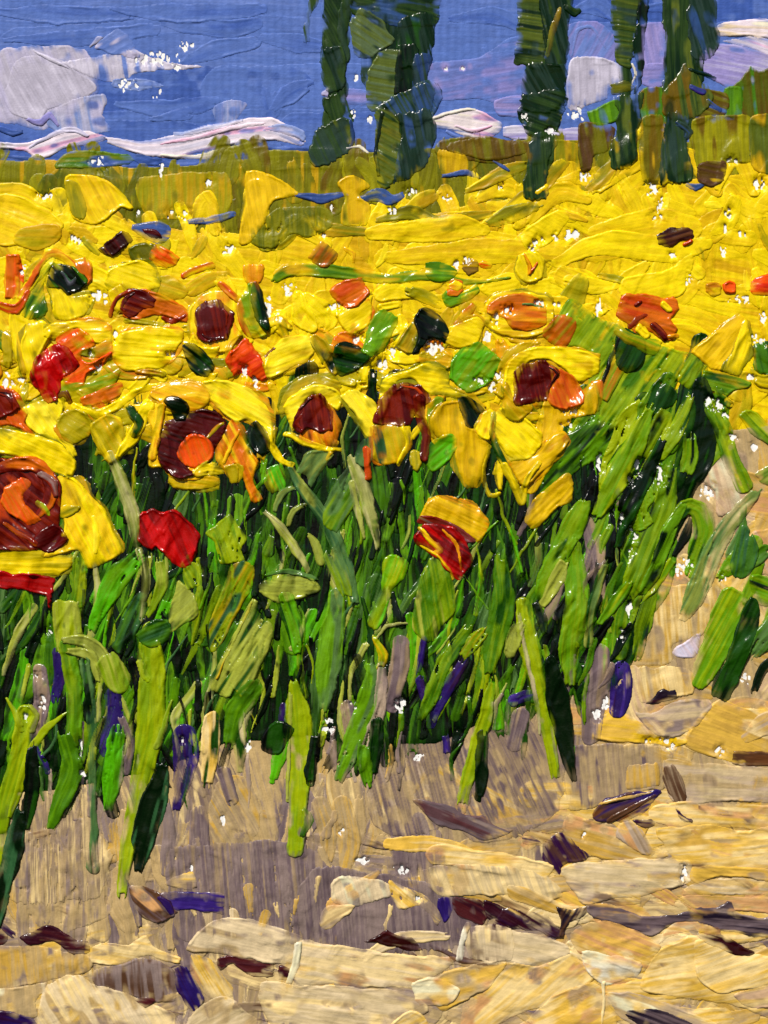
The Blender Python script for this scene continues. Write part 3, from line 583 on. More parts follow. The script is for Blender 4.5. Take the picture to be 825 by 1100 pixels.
slab('cream tongue lying on the ochre slab', '440,1056 460,1050 478,1052 496,1064 482,1078 453,1083 444,1070', 'cr', 'sh', 0, th=2.)
# beyond the frame
fill('-190,1120 1015,1120 1015,1270 -190,1270', 60, (60, 140), (24, 44), 3, 14, [('cr', 'oc', 3), ('pb', 'cr2', 3), ('ta', 'gr', 2), ('mv', 'tb', 1)], th=2, bead=1.2)

# ------------------------------------------------------------------ the dark mass of stems and leaves under the flower heads, uncountable
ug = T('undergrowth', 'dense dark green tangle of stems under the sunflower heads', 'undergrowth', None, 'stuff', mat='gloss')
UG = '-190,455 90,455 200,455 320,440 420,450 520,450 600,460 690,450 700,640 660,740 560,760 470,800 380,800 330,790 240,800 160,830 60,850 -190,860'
UGR = '590,470 640,400 770,425 765,470 735,540 700,640 660,720 600,740'
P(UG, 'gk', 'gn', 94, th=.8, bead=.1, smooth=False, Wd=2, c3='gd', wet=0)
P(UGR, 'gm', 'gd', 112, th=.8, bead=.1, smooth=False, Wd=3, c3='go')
FG = dict(th=1.3, bead=.7, sk=1.1, Wd=1.9, wet=.4)
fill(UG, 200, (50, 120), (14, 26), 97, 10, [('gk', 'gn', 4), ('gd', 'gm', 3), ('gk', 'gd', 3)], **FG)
fill('-190,540 680,540 660,700 560,760 -190,800', 170, (50, 130), (12, 24), 98, 10, [('gm', 'gn', 4), ('g', 'gm', 3), ('gk', 'gm', 3), ('gl', 'gn', 2), ('gs', 'gn', 1), ('gb', 'gm', 1)], **FG)
fill(UG, 80, (40, 90), (7, 14), 100, 14, [('gd', 'gk', 3), ('gn', 'gm', 4), ('gm', 'go', 3), ('gk', 'gd', 2), ('g', 'gb', 2), ('gs', 'gm', 1)], dry=.1, **FG)
fill('-190,590 670,590 600,740 -190,820', 70, (50, 110), (7, 15), 98, 9, [('gm', 'g', 4), ('go', 'gn', 3), ('gs', 'gn', 2), ('gd', 'gk', 4), ('gy', 'gm', 2), ('gb', 'g', 2)], dry=.08, **FG)
fill(UGR, 22, (30, 90), (8, 18), 112, 8, [('gk', 'gd', 3)], **FG)
fill(UGR, 30, (60, 120), (16, 28), 116, 7, [('g', 'gm', 3), ('go', 'gm', 3), ('gd', 'gn', 3), ('gn', 'gm', 2)], **FG)
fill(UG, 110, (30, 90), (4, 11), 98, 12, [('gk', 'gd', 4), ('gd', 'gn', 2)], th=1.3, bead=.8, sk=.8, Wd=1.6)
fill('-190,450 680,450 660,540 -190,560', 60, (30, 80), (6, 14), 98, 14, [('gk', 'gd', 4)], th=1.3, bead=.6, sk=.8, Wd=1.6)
fill('-190,600 680,600 640,760 400,790 -190,830', 60, (40, 100), (5, 11), 98, 10, [('gy', 'gp', 3), ('gp', 'gpp', 3), ('gl', 'gy', 2), ('gb', 'gy', 1)], th=1.6, bead=1., sk=.9, Wd=1.5, wet=.3)
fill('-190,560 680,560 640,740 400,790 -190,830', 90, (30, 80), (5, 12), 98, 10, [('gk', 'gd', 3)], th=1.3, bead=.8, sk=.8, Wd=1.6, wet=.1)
fill(UG, 120, (24, 80), (2.4, 5), 100, 16, [('g', 'gl', 3), ('gp', 'gs', 3), ('go', 'gy', 3), ('gb', 'g', 2), ('gt', 'gs', 2), ('yo', 'gy', .6)], th=1.7, bead=1., sk=.8, Wd=1.3, wet=.3)
# stems dragged down raggedly into the earth
fill('-190,770 60,800 200,800 420,780 600,750 640,770 600,810 420,830 200,850 -190,880', 60, (26, 60), (4, 9), 94, 10, [('mv', 'gr', 3), ('gn', 'gm', 3), ('gm', 'gs', 2), ('mv2', 'gd', 2), ('gr2', 'mv', 2), ('oc2', 'gr', 1)], th=1.2, bead=.5, sk=1., Wd=1.3, wet=.35, sm=.1)
# violet paint and mauve earth seen between the stems
for q, w in [('122,748 122,775 112,805', 22), ('62,700 64,725 60,750', 14), ('198,790 200,820 188,872', (26, 26, 8)), ('30,790 50,830', 10), ('455,688 447,722', 10), ('497,712 480,740 462,778', (12, 14, 12)), ('304,758 300,780', 10), ('668,718 668,742 664,764', 24), ('552,752 566,748', 18), ('478,790 480,810', 10), ('450,730 456,752', 12)]:
    L(q, w, 'vi2', 'dp', th=1.3, bead=.5, c3='vi', dry=.12, mix=.4)
for q, w in [('42,720 44,750 40,790', 20), ('86,780 84,830', 12), ('632,560 640,590 645,640', (12, 22, 12)), ('642,704 640,740 636,790', (26, 30, 20)), ('430,690 428,720 420,760', (18, 22, 16)), ('594,640 598,662', 14), ('372,760 380,800', 20), ('130,770 140,800 136,830', 10), ('560,770 552,800', 26), ('240,830 250,860', 20)]:
    L(q, w, 'mv2', 'dp' if w == 12 else 'mv', th=1.3, bead=.6, c3='gr')
fill('560,480 700,480 700,640 640,760 570,700', 50, (26, 60), (6, 12), 108, 10, [('gk', 'gd', 4), ('gm', 'go', 3), ('mv2', 'gr', 2), ('gs', 'gg', 1)], th=1.3, bead=.8, sk=.9, Wd=1.6)
# right hand greens at the edge
fill('780,560 1015,500 1015,740 800,740', 36, (30, 60), (10, 20), 115, 14, [('gm', 'gs', 3), ('g', 'go', 2), ('gd', 'gk', 2)], th=1.5, bead=.8)
fill('-190,480 -20,480 -20,860 -190,860', 40, (50, 100), (10, 20), 96, 12, [('go', 'gy', 3), ('gm', 'g', 3), ('gd', 'gk', 2)], th=1.6, bead=1)

LF = dict(th=2., bead=1.1, sk=1.0, Wd=2.2, wet=.24, grow=1.6, jit=1.6)
def leaf(label, pth, w, c1, c2=None, **k):
    T('leaf', label, 'leaf', 'separate leaves between the sunflowers and the path'); CUR['mat'] = 'gloss'
    kk = dict(LF); kk.update(k); kk.setdefault('c3', rng.choice(['gn', 'gd', 'gm', 'gy', None])); kk.setdefault('dry', rng.choice([0, .03, .07]))
    if c1 in ('gd', 'gk', 'gk2'): kk.update(wet=.06, dry=0, c3=k.get('c3', 'gn'), bead=1.4, sk=.6)  # c3 streaks glints into the colour of the dark leaves
    (L(pth, w, c1, c2, **kk) if w else P(pth, c1, c2, k.get('ang', 100), **{a: b for a, b in kk.items() if a != 'ang'}))
def plant(label):
    t = T('sunflower_stalk', label, 'plant stalk', 'green stalks under the sunflower heads', first='stem', mat='gloss'); return t

# right side mass of leaning leaves
leaf('broad green slab leaf sloping right under the orange brown flower', '600,346 612,322 630,330 641,340 671,354 700,368 752,384 760,398 745,418 723,405 709,411 690,436 672,448 642,470 606,500 590,500 620,450 636,400 622,372 606,372', None, 'go', 'gy', ang=-55, c3='gm')
leaf('ragged green leaf reaching right toward the round green bud', '755,398 770,400 802,408 808,414 790,420 777,430 768,440 757,414', None, 'go', 'gm', ang=15)
leaf('half olive half black leaf beside the orange brown flower', '642,424 648,400 655,384 660,366 668,356 680,357 688,366 690,384 682,397 668,400 660,420 652,432', None, 'go', 'ob', ang=-62)
P('664,362 676,354 690,364 693,384 683,398 668,399 661,384', 'gd', 'gn', -62, th=1.8, grow=1.5, rag=1)
L('645,420 655,390 666,362', (3, 5, 3), 'gd', 'gk', th=1.4)
leaf('small black green dab on the broad slab leaf', '680,432 690,422 697,424 696,432 686,436', None, 'gd', 'gk', ang=0)
leaf('wide mid green leaf with dark combed streaks, right of the bell flowers', '586,500 600,474 622,462 640,446 654,452 662,466 655,485 627,498 606,520 588,560 580,560', None, 'gm', 'gd', ang=-48, c3='g', dry=.1)
leaf('yellow green stroke leaf left of the long dark blade', '690,430 675,450 664,480 654,505 648,530', (8, 22, 20, 12, 5), 'gy', 'go')
leaf('heavy dark blade, longest of the right hand leaves', '754,414 757,440 752,470 745,495 735,522 722,560 706,600 690,630', (14, 30, 38, 36, 30, 26, 20, 10), 'gd', 'gk2', th=2.6)
leaf('dark topped olive blade leaning left, beside the heavy dark blade', '716,410 704,440 690,468 668,505 652,535 640,556', (20, 30, 28, 24, 18, 8), 'gm', 'go', c3='gn', th=2.4)
P('704,424 716,410 728,424 724,436 712,440 700,446', 'gn', 'gd', -60, th=1.4)
leaf('light green thumb shaped leaf on the dark topped blade', '704,446 714,440 720,446 716,474 704,486 690,492 686,482 696,474 698,460', None, 'gy', 'go', ang=-60)
leaf('slim yellow green blade between the two dark blades', '743,424 730,455 710,485 692,506', (7, 14, 16, 8), 'go', 'gy')
leaf('short upright green leaf lying on the heavy dark blade', '742,470 742,490 736,510', (12, 16, 10), 'g', 'go', th=2.5)
leaf('long olive blade running down beside the heavy dark blade', '722,500 712,545 696,585 682,622 672,648', (10, 24, 28, 24, 8), 'go', 'gm', th=2.4)
leaf('bright green scrap leaves around the small canvas gaps', '680,510 694,518 702,530 694,548 700,560 684,572 670,566 684,540', None, 'go', 'g', ang=80, dry=.15)
leaf('curved green leaf going down right past the beige wedge', '764,438 778,466 788,498 798,522', (14, 16, 15, 18), 'go', 'gm')
leaf('hooked dark sprig above the curved green leaf', '772,418 778,430 784,436', (4, 6, 6), 'gn', 'gd')
leaf('round green leaf in the yellow field at the right edge', '793,446 807,441 824,458 832,478 818,472 804,463', None, 'go', 'gm', ang=45)
leaf('arched green leaf with a dark hollow, right of the olive blade', '704,606 716,572 736,545 752,548 758,570 752,592 744,612', (7, 10, 16, 22, 20, 16), 'go', 'g')
L('742,556 736,575 722,600', (4, 12, 5), 'gd', 'gk', th=1.4)
leaf('long pale olive leaf crossing in front of the sandy slab', '816,527 796,548 770,584 748,636 735,662', (5, 14, 20, 22, 10), 'gs', 'gg', th=2.5, c3='gpp')
leaf('blue green leaf right of the long pale olive one', '800,563 814,590 808,612 792,622 786,604', None, 'gm', 'gt', ang=100)
leaf('pale grey green leaf curving up at the right edge', '812,512 824,500 850,488 850,510 826,520', None, 'gg', 'gm', ang=-30)
leaf('small bright leaf at the right edge below the salmon earth', '806,620 820,618 850,630 850,650 816,648 808,636', None, 'g', 'go', ang=20)
leaf('broad flat green leaf with a yellow lower end, standing on the path', '775,634 790,632 803,640 797,660 791,680 775,717 764,732 752,742 744,734 746,716 753,700 764,662', None, 'g', 'gy', ang=-62, c3='go', th=2.6)
leaf('dark green pod shaped leaf beside the broad flat one', '810,641 815,656 812,680 800,716 788,744 777,754 766,746 768,732 780,712 792,682 802,652', None, 'gd', 'gn', ang=-64, th=2.8, bead=1.6)
leaf('muted green leaf cut by the right edge, low on the path', '850,655 822,684 808,704', (22, 20, 8), 'gs', 'gm')
leaf('two toned blade with a dark left rim on the sandy slab', '702,636 693,668 684,706', (9, 16, 9), 'go', 'gn', c3='gd')
leaf('thin slanting blade touching the two toned one', '722,600 704,626 688,644', (6, 12, 5), 'g', 'gy')
leaf('bright blade left of the small canvas gap, pointing down left', '674,624 660,644 643,672', (7, 12, 5), 'g', 'gd')
leaf('upright bright green blade, straight and broad, right of the dark spear', '616,590 619,640 612,690 611,738', (16, 24, 22, 6), 'g', 'go', th=2.6)
leaf('thin grey green blade right of the straight bright one', '650,606 638,645 632,692', (5, 9, 7), 'gs', 'gg')
leaf('wide yellow green leaf above the dark mauve gap', '630,536 622,556 606,586 586,620 578,650', (8, 22, 20, 14, 4), 'g', 'go', th=2.3)
leaf('pale leaf leaning from the fork of the tall forked stalk', '607,600 594,628 583,654', (9, 14, 6), 'gg', 'gp')

leaf('bold olive blade crossing the middle of the right hand leaf mass', '700,440 682,476 662,516 640,556', (8, 22, 24, 8), 'go', 'g', c3='gy')
leaf('bold black green blade under the olive one in the right hand leaf mass', '712,470 694,510 674,556 662,590', (6, 15, 14, 5), 'gd', 'gk')
leaf('fresh green blade left of the heavy dark blade, ending above the sand', '734,540 716,580 700,616 688,640', (6, 14, 14, 5), 'gl', 'g')
# stalks, left to right
t = plant('forked yellow green stalk rising at the left edge'); L('28,768 21,810 6,862 -6,930', (22, 22, 18, 12), 'gy', 'go', th=2.6, bead=1.5)
t.part('twig'); L('76,765 50,784 30,812 20,850 10,880', (3, 9, 9, 10, 6), 'gy', 'go', th=2.2)
t.part('twig'); L('6,748 14,762 22,782', (3, 6, 8), 'gy', 'gg', th=2); t.part('twig'); L('31,755 40,768 34,784', (3, 7, 10), 'gy', 'gg', th=2)
leaf('short black green leaf hanging from the forked edge stalk', '34,800 34,840 26,886', (6, 14, 10), 'gd', 'gk')
leaf('long black green blade curving to the left edge', '22,868 14,910 3,955 -8,1000', (8, 20, 17, 8), 'gk2', 'gd', th=2.7, bead=1.6, c3='gt')
t = plant('thick stalk under the deep red petal, with two drooping pale leaves'); P('58,649 84,648 88,684 84,700 62,700', 'gy', 'gp', 88, th=2.1, bead=1.2)
L('72,694 80,740 80,790 74,830 58,890', (20, 18, 18, 20, 8), 'gm', 'go', th=2.1, c3='g')
t.part('leaf', 'pale drooping leaf arching right'); L('64,686 94,688 114,712 124,740', (6, 14, 18, 8), 'gg', 'gp', th=2.5, bead=1.5)
t.part('leaf'); L('70,698 98,704 107,735', (5, 13, 4), 'gp', 'gg', th=2.4)
P('104,716 122,700 140,730 132,746 118,742', 'go', 'gp', 70, th=1.8)
t = plant('narrow dark stalk with a drop shaped foot, left of the broad yellow green one'); L('92,712 98,760 100,830 100,900 101,930', (12, 12, 10, 9, 16), 'gs', 'gt', th=2.4, bead=1.4, c3='gd')
leaf('curved green blade left of the drop footed stalk', '70,788 78,826 64,862 52,892', (12, 22, 16, 5), 'gm', 'g')
leaf('bright green upright leaf right of the drop footed stalk', '126,786 121,840 116,874', (14, 18, 5), 'gb', 'gm')
t = plant('broad yellow green stalk, tallest at left, standing on bare earth'); L('162,676 164,730 162,790 148,850 136,910 130,960', (16, 28, 30, 22, 17, 12), 'gy', 'go', th=2.8, bead=1.6)
t.part('branch'); L('150,692 152,716 158,730', (5, 10, 8), 'go', 'gy', th=2); t.part('branch'); L('186,750 178,770 170,800', (3, 6, 10), 'go', 'gg', th=2)
leaf('shining black green leaf hanging beside the broad yellow green stalk', '174,820 166,860 156,900 147,938', (10, 26, 22, 6), 'gk2', 'gd', th=2.8, bead=1.7, c3='gt')
leaf('cream straw blade right of the violet patch', '226,774 225,808 221,842', (14, 18, 8), 'cr', 'oc')
leaf('straw yellow blade with a green edge, second from the violet patch', '254,768 256,800 259,832', (12, 13, 5), 'cr2', 'gp')
leaf('fresh green leaf running up to the edge of the red bud', '146,600 126,620 108,652 98,680', (14, 22, 16, 6), 'gb', 'g', th=2.4)
leaf('blue green leaf left of the pale thin stem', '153,636 150,660 143,696 132,706 122,690 130,668 140,650', None, 'gt', 'gm', ang=-65)
t = plant('pale thin stem coming down from the red bud at left'); L('150,590 156,620 153,664', (9, 11, 7), 'gpp', 'gg', th=2.2)
t.part('leaf'); L('172,602 174,630 158,664', (10, 14, 5), 'go', 'gp', th=2); t.part('leaf', 'broad pale leaf below the red bud'); P('180,660 188,634 192,622 210,640 212,662 196,672 183,680', 'gp', 'gg', -45, th=2.3, bead=1.3)
leaf('yellow green leaf at the right of the red bud', '200,604 212,608 214,626 206,634 198,622', None, 'gy', 'go', ang=60)
leaf('dark green wedge leaf under the broad pale leaf', '146,684 166,668 184,672 176,690 158,696', None, 'gn', 'gt', ang=-20)
leaf('tall yellow green leaf with an orange yellow tip', '226,668 236,640 246,612 264,602 272,612 266,636 250,664 236,690 226,700', None, 'go', 'mu2', ang=-62, c3='gt', dry=.15)
leaf('ragged light green leaf shaped like a crown', '222,574 232,566 247,550 254,562 263,578 256,592 262,602 238,604 234,584', None, 'gy', 'go', ang=70, dry=.1)
leaf('large pale spoon shaped leaf, the lightest one in the middle left', '230,742 228,728 240,704 255,678 273,643 280,664 292,668 289,697 273,727 258,742 240,749', None, 'gp', 'gg', ang=-58, c3='gn', th=2.6, bead=1.6)
L('272,648 252,686 232,730', (3, 3, 3), 'gp', 'mu2', th=2.)
leaf('pale leaf lying sideways above the spoon shaped one', '278,627 300,619 327,620 345,634 328,642 302,646 290,640', None, 'gp', 'gg', ang=5, th=2.5, bead=1.5)
L('284,620 310,613 340,622', (3, 6, 5), 'gs', 'gm', th=2)
leaf('fresh green blade hanging below the sideways pale leaf', '306,645 315,674 320,704', (16, 16, 4), 'g', 'gb')
t = plant('grey green stem slanting down right from the second bell flower'); L('310,500 332,534 354,566 372,610 382,650', (8, 14, 15, 16, 8), 'gs', 'gt', th=2.5, bead=1.5, c3='gg')
t.part('leaf'); L('294,550 302,530 316,522', (5, 9, 6), 'gs', 'gg', th=2); t.part('leaf'); L('309,566 314,550 326,544', (5, 8, 5), 'gg', 'gs', th=2)
t.part('leaf'); L('345,604 338,584 330,574', (10, 10, 5), 'gg', 'gp', th=2)
t = plant('thin straw coloured stem slanting above the sideways pale leaf'); L('281,548 300,566 318,590 334,616', (4, 10, 10, 5), 'gp', 'gpp', th=2.5, bead=1.5)
leaf('pale jade leaf under the rim of the bell flower in the middle', '320,506 327,488 340,484 360,488 344,506 333,524 330,508', None, 'gs', 'gg', ang=-50)
leaf('light green leaf left of the forked straw blade', '348,552 354,530 366,512 377,500 378,543 362,570 352,568', None, 'go', 'gm', ang=-60, c3='gs')
t = plant('forked straw coloured blade between the two dark bell flowers'); L('376,492 388,522 398,558 406,592', (10, 18, 14, 5), 'gpp', 'gg', th=2.7, bead=1.6)
t.part('blade'); L('378,520 384,550 391,580', (8, 8, 3), 'gp', 'gpp', th=2.3)
leaf('muted jade leaf above the forked straw blade', '385,500 382,486 394,470 410,462 404,480 396,500', None, 'gs', 'gt', ang=-60)
leaf('tall green blade, pale on one side, in the middle of the undergrowth', '362,638 358,680 352,722 345,765', (14, 24, 22, 7), 'g', 'gl', th=2.5, c3='gs')
leaf('green leaf with curled tip above the tall green blade', '356,596 366,622 372,642', (14, 18, 8), 'go', 'gs')
leaf('long arching green blade ending near the canvas gap', '402,712 398,750 378,798 362,842', (10, 20, 20, 6), 'gl', 'g', th=2.7, bead=1.5, c3='gs')
leaf('mauve grey dry blade following the arching green one', '412,716 408,760 394,800 386,830', (8, 11, 9, 4), 'gr2', 'mv')
t = plant('yellow green stalk with a split top, standing alone left of centre'); L('314,728 319,770 322,815 321,860 317,914', (6, 30, 28, 24, 18), 'gy', 'go', th=2.9, bead=1.6)
t.part('strip', 'pale ridge along the left of the stalk'); L('311,745 310,800 309,860', (5, 6, 4), 'gp', 'gpp', th=2.2)
t.part('leaf'); L('326,868 332,880 324,900', (6, 10, 5), 'gm', 'gn', th=1.8)
leaf('dark slit leaf right of the split topped stalk', '338,790 336,815 334,840', (8, 11, 8), 'gd', 'gk')
leaf('green blade left of the split topped stalk', '306,776 300,808 294,838', (8, 14, 6), 'gb', 'g')
leaf('dark green blade curving behind the spoon shaped leaf', '272,740 254,764 246,800', (18, 20, 10), 'gm', 'g')
leaf('black green leaf under the violet scrap', '306,800 316,782 300,774 286,786 282,806 296,812', None, 'gd', 'gk')
leaf('vivid light green leaf on the dark ground in the centre', '410,632 412,604 426,596 436,606 432,622 420,632 414,662 403,678 396,668 404,650', None, 'gb', 'gy', ang=-70, th=2.5, bead=1.6)
L('404,688 414,673 438,671', (3, 5, 3), 'gpp', 'gg', th=2); L('402,684 412,704 408,716', (6, 12, 8), 'gy', 'mu', th=2)
leaf('fresh green leaf with a pale right half, under the striped red bud', '446,652 454,620 466,598 478,606 486,622 486,656 474,672 466,690 452,684 444,672', None, 'go', 'gm', ang=80, c3='gp', th=2.4)
leaf('tall leaf right of the striped red bud', '538,600 541,645 531,690 524,726', (10, 22, 20, 7), 'gm', 'go', th=2.4, c3='gn')
leaf('yellow green blade slanting left down to the violet streaks', '502,674 480,706 464,745 453,775', (8, 14, 13, 6), 'go', 'gm')
leaf('short slanting green blade right of the yellow green one', '520,676 508,690 496,706', (7, 12, 6), 'go', 'mu2')
t = plant('slim yellow green stalk standing between dark gaps, centre right'); L('530,732 522,768 510,808 497,864', (8, 15, 17, 12), 'gy', 'go', th=2.7, bead=1.5)
leaf('black green blade behind the slim centre right stalk', '520,790 518,825 514,856', (10, 12, 8), 'gk2', 'gd')
leaf('dark leaf tongue left of the centre gap', '405,778 403,806 400,832', (12, 12, 6), 'gd', 'gn')
leaf('green strip right of the arching blade, near the ground', '392,800 392,820 396,842', (8, 13, 9), 'gm', 'g')
t = plant('tall forked light green stalk with a dark spear leaf, right of centre'); L('562,648 568,690 580,738 590,786 598,838', (14, 24, 20, 16, 9), 'gy', 'go', th=2.9, bead=1.6)
t.part('strip', 'pale seam down the left side'); L('557,660 566,705 576,750 582,790', (4, 5, 5, 3), 'gpp', 'gr2', th=2.1)
t.part('leaf', 'dark bud shaped leaf in the fork'); L('576,646 582,664 586,684', (8, 12, 6), 'gd', 'gk', th=2)
t.part('spear_leaf', 'black green spear pointing down'); L('592,710 598,750 608,796 618,842', (14, 26, 20, 6), 'gk2', 'gd', th=2.8, bead=1.6)
leaf('thin grey green leaf beside the foot of the forked light stalk', '548,700 554,680 562,668', (10, 12, 5), 'gg', 'gp')

# ------------------------------------------------------------------ sunflower heads
G = dict(th=2.5, bead=1.7, sk=.9, Wd=2.8, soft=2.2, wet=.3, grow=1.3, rag=1.2, jit=1.6, swirl=5., sm=.03)
def SF(label, bud=False):
    t = Thing('sunflower' if not bud else 'flower_bud', label, 'sunflower' if not bud else 'flower bud', 'sunflower heads along the top of the crop' if not bud else 'red buds among the sunflowers')
    t.mat = 'gloss'; return t
def petal(t, s, c1='y', c2='yb', ang=0, label=None, n='petal', **k):
    t.part(n, label); kk = dict(G); kk.update(k)
    if c1[0] == 'y' or c1 == 'mu':      # outline shade put into the colour, as mixed paint round the petal
        P(s, rng.choice(['mu2', 'yo', 'oy', 'ol', 'mu2']), rng.choice(['ol', 'mu', 'or_', 'yo']), ang, **dict(kk, grow=3.2, th=1., bead=.5, wet=.2, c3=None, jit=2.6))
    P(s, c1, c2, ang, **kk)
def pl(t, s, w, c1='y', c2='yb', n='petal', label=None, **k):
    t.part(n, label); kk = dict(G); kk.update(k); L(s, w, c1, c2, **kk)
def seed(t, s, c1='ma', c2='ma2', ang=80, **k):
    t.part('seed_head'); kk = dict(G, th=3., sk=.8, grow=2.2, wet=.12, jit=2.4, rag=2.5); kk.update(k); P(s, c1, c2, ang, **kk)
    if c1 in ('ma', 'ma2'):      # warmer colour dragged round the rim of the head
        q = pts(s) if isinstance(s, str) else np.array(s, float); n = len(q); m = q.mean(0)
        for o_ in (rng.randrange(n), rng.randrange(n)):
            arc = [tuple(m + (q[(o_ + i) % n] - m) * .8) for i in range(3)]
            L(arc, (2, rng.uniform(4, 6), 2), rng.choice(['ma2', 'od', 'mr']), 'ma', **dict(G, th=1.6, grow=0, wet=.3, sm=.1))
def more(s, w, c1, c2=None, **k):
    kk = dict(G, th=1.8, grow=.3); kk.update(k)
    if w: L(s, w, c1, c2, **kk)
    else: P(s, c1, c2, **kk)

# loose yellow strokes that build the crowd of heads: each one a petal stroke nobody could assign
cr_ = T('petal_mass', 'crowded yellow petals filling the space between the sunflower heads', 'petals', None, 'stuff', mat='gloss')
fill('-190,330 60,330 200,350 420,340 560,370 600,400 560,470 400,440 300,430 180,470 100,470 -190,470', 150, (20, 50), (10, 22), 20, 55, [('y', 'yd', 5), ('yb', 'y', 4), ('yo', 'ol3', 2.4), ('mu', 'oy', 2), ('ol', 'gm', 1.2), ('oy', 'or_', 1.1), ('mu2', 'ol', 1.5)], th=1.7, bead=1.2, swirl=5.)
for q, w, a, b in [('330,400 330,430 322,452', (26, 30, 16), 'gd', 'gk'), ('200,352 230,352', 12, 'ol', 'yo'), ('284,350 300,345 312,352', 12, 'mu', 'y'), ('400,400 402,430', 12, 'gd', 'gn'), ('360,405 380,410', 14, 'yo', 'ol3'),
                   ('60,384 64,400', 12, 'yo', 'ol'), ('110,384 130,400 160,404', 14, 'yo', 'or_'), ('150,398 176,402', 10, 'ob', 'yo'), ('560,420 540,440', 12, 'mu', 'ol'), ('540,416 552,446 580,446', 14, 'mu2', 'y'), ('496,420 520,440', 16, 'mu', 'yo'), ('136,344 180,350', 9, 'yo', 'ol3'),
                   ('330,324 350,340 348,352', (20, 26, 12), 'y', 'yb'), ('320,318 326,340 336,352', (14, 26, 14), 'yb', 'y'), ('300,345 306,360', 16, 'yo', 'mu'), ('370,340 390,330 396,316', 14, 'y', 'yb'), ('410,316 424,310 440,314', (18, 26, 14), 'y', 'yb'), ('410,330 430,328', 12, 'yb', 'y'),
                   ('440,312 456,318 470,326', 16, 'yo', 'ol3'), ('488,312 500,306', 8, 'y', 'yb'), ('500,340 512,346', 14, 'yb', 'y'), ('484,356 500,362', 16, 'y', 'yd'), ('550,362 580,366 600,372', 14, 'mu', 'yd'), ('430,342 434,360 420,372', 12, 'y', 'yb'), ('20,330 26,360 30,396', (24, 34, 20), 'y', 'yb'), ('8,360 10,390', 14, 'yo', 'mu'), ('190,430 212,424', 10, 'oy', 'mu'),
                   ('460,440 470,470', 20, 'mu', 'yd'), ('540,480 550,500 560,516', (20, 26, 14), 'yo', 'mu2'), ('600,420 606,450', (20, 16), 'mu', 'y'), ('600,380 590,470 570,520', (10, 30, 20), 'mu', 'yd')]:
    L(q, w, a, b, th=1.7, bead=1.2)

fill('-190,440 80,450 200,470 300,450 420,450 520,470 600,450 600,500 520,520 400,490 200,500 90,490 -190,490', 40, (16, 40), (5, 13), 95, 30, [('y', 'yo', 3), ('yo', 'ol', 3), ('mu', 'yd', 2), ('ol', 'go', 2)], th=1.8, bead=1.3)
# band of green across the far flowers
T('leaf_band', 'long thin green band of leaves crossing the yellow field', 'leaves', None); CUR['mat'] = 'gloss'
L('294,300 312,290 345,290 385,295 420,299 452,296 500,301 552,298', (10, 15, 17, 15, 12, 12, 8, 3), 'go', 'gm', th=1.8, bead=1., c3='mu2')
P('456,282 468,279 480,283 492,290 484,300 460,300', 'gm', 'g', 0, th=1.9)

# ---- back row
t = SF('small dark flower at back left with maroon streaks and an orange right tip')
petal(t, '141,243 170,239 184,249 172,262 145,250', 'hb', 'slb', 10, n='leaf'); petal(t, '138,266 150,262 166,264 166,279 141,279', 'ol2', 'og', 60, n='leaf')
petal(t, '165,262 176,266 193,278 178,286 162,282', 'or_', 'oh', 30, 'orange petal'); seed(t, '109,269 120,254 132,250 140,258 131,270 121,276', 'mr', 'ma', 50); more('150,247 167,247 176,256 158,254', None, 'ma', 'mr', ang=10)
petal(t, '113,296 124,286 140,280 158,281 168,296 172,308 150,312 134,314 118,312', 'yb', 'y', 15)
t = SF('leftmost back flower, orange ring around a dark green hollow')
petal(t, '5,276 19,275 23,298 17,318 6,318', 'or_', 'oh', 88, 'short upright orange petal')
petal(t, '22,322 46,296 58,281 48,300 46,312 49,334 41,341 24,340', 'gn', 'gm', -60, n='leaf', c3='go'); pl(t, '28,312 42,294 56,282', (3, 8, 3), 'gy', 'y')
pl(t, '22,318 40,288 52,274 66,274 80,284', (5, 6, 8, 8, 5), 'or_', 'od'); petal(t, '80,280 88,276 97,285 98,303 88,308 84,294', 'or_', 'ob', 80)
petal(t, '55,318 50,300 60,292 66,306 76,318 100,320 90,340 60,340', 'y', 'yb', 70)
seed(t, '56,284 70,284 84,290 91,302 88,312 74,318 64,308 53,308', 'gd', 'gk', 50, c3='gm'); more('66,292 74,304 80,300', (3, 5, 3), 'gt', 'cl')  # last stroke paints a pale glint into the dark hollow
pl(t, '-6,326 16,332 28,314', (6, 9, 4), 'od', 'or_')
t = SF('brown and orange flower right of the leftmost one, lying flat')
petal(t, '121,330 118,312 130,306 140,318 130,334', 'y', 'mu', 60); petal(t, '140,316 152,310 179,320 202,334 202,344 182,341 165,338 146,341 132,336', 'or_', 'ob', 18); seed(t, '127,334 134,318 144,312 156,314 168,325 152,331 140,341 133,338', 'ma', 'ma2', 20)
pl(t, '120,340 126,322 142,310', (3, 3, 2), 'ma2', 'od', th=2.2); petal(t, '121,370 134,358 155,353 178,353 197,358 192,376 175,393 150,394 134,396 124,388', 'yb', 'y', 5, label='broad bright petal'); more('174,342 184,346 198,338', (5, 6, 3), 'ma2', 'od')
t = SF('flower with an upright oval dark brown head, left of the pointed leaf')
petal(t, '204,330 220,314 244,312 256,326 260,350 250,372 232,380 212,372 203,354', 'y', 'yc', 90, c3='oy'); pl(t, '254,324 258,350 266,366', (8, 10, 6), 'yb', 'y'); pl(t, '236,306 248,316 256,322', (5, 7, 4), 'oy', 'od')
seed(t, '211,334 217,326 228,321 240,328 248,337 246,354 240,366 226,368 214,362 210,348')
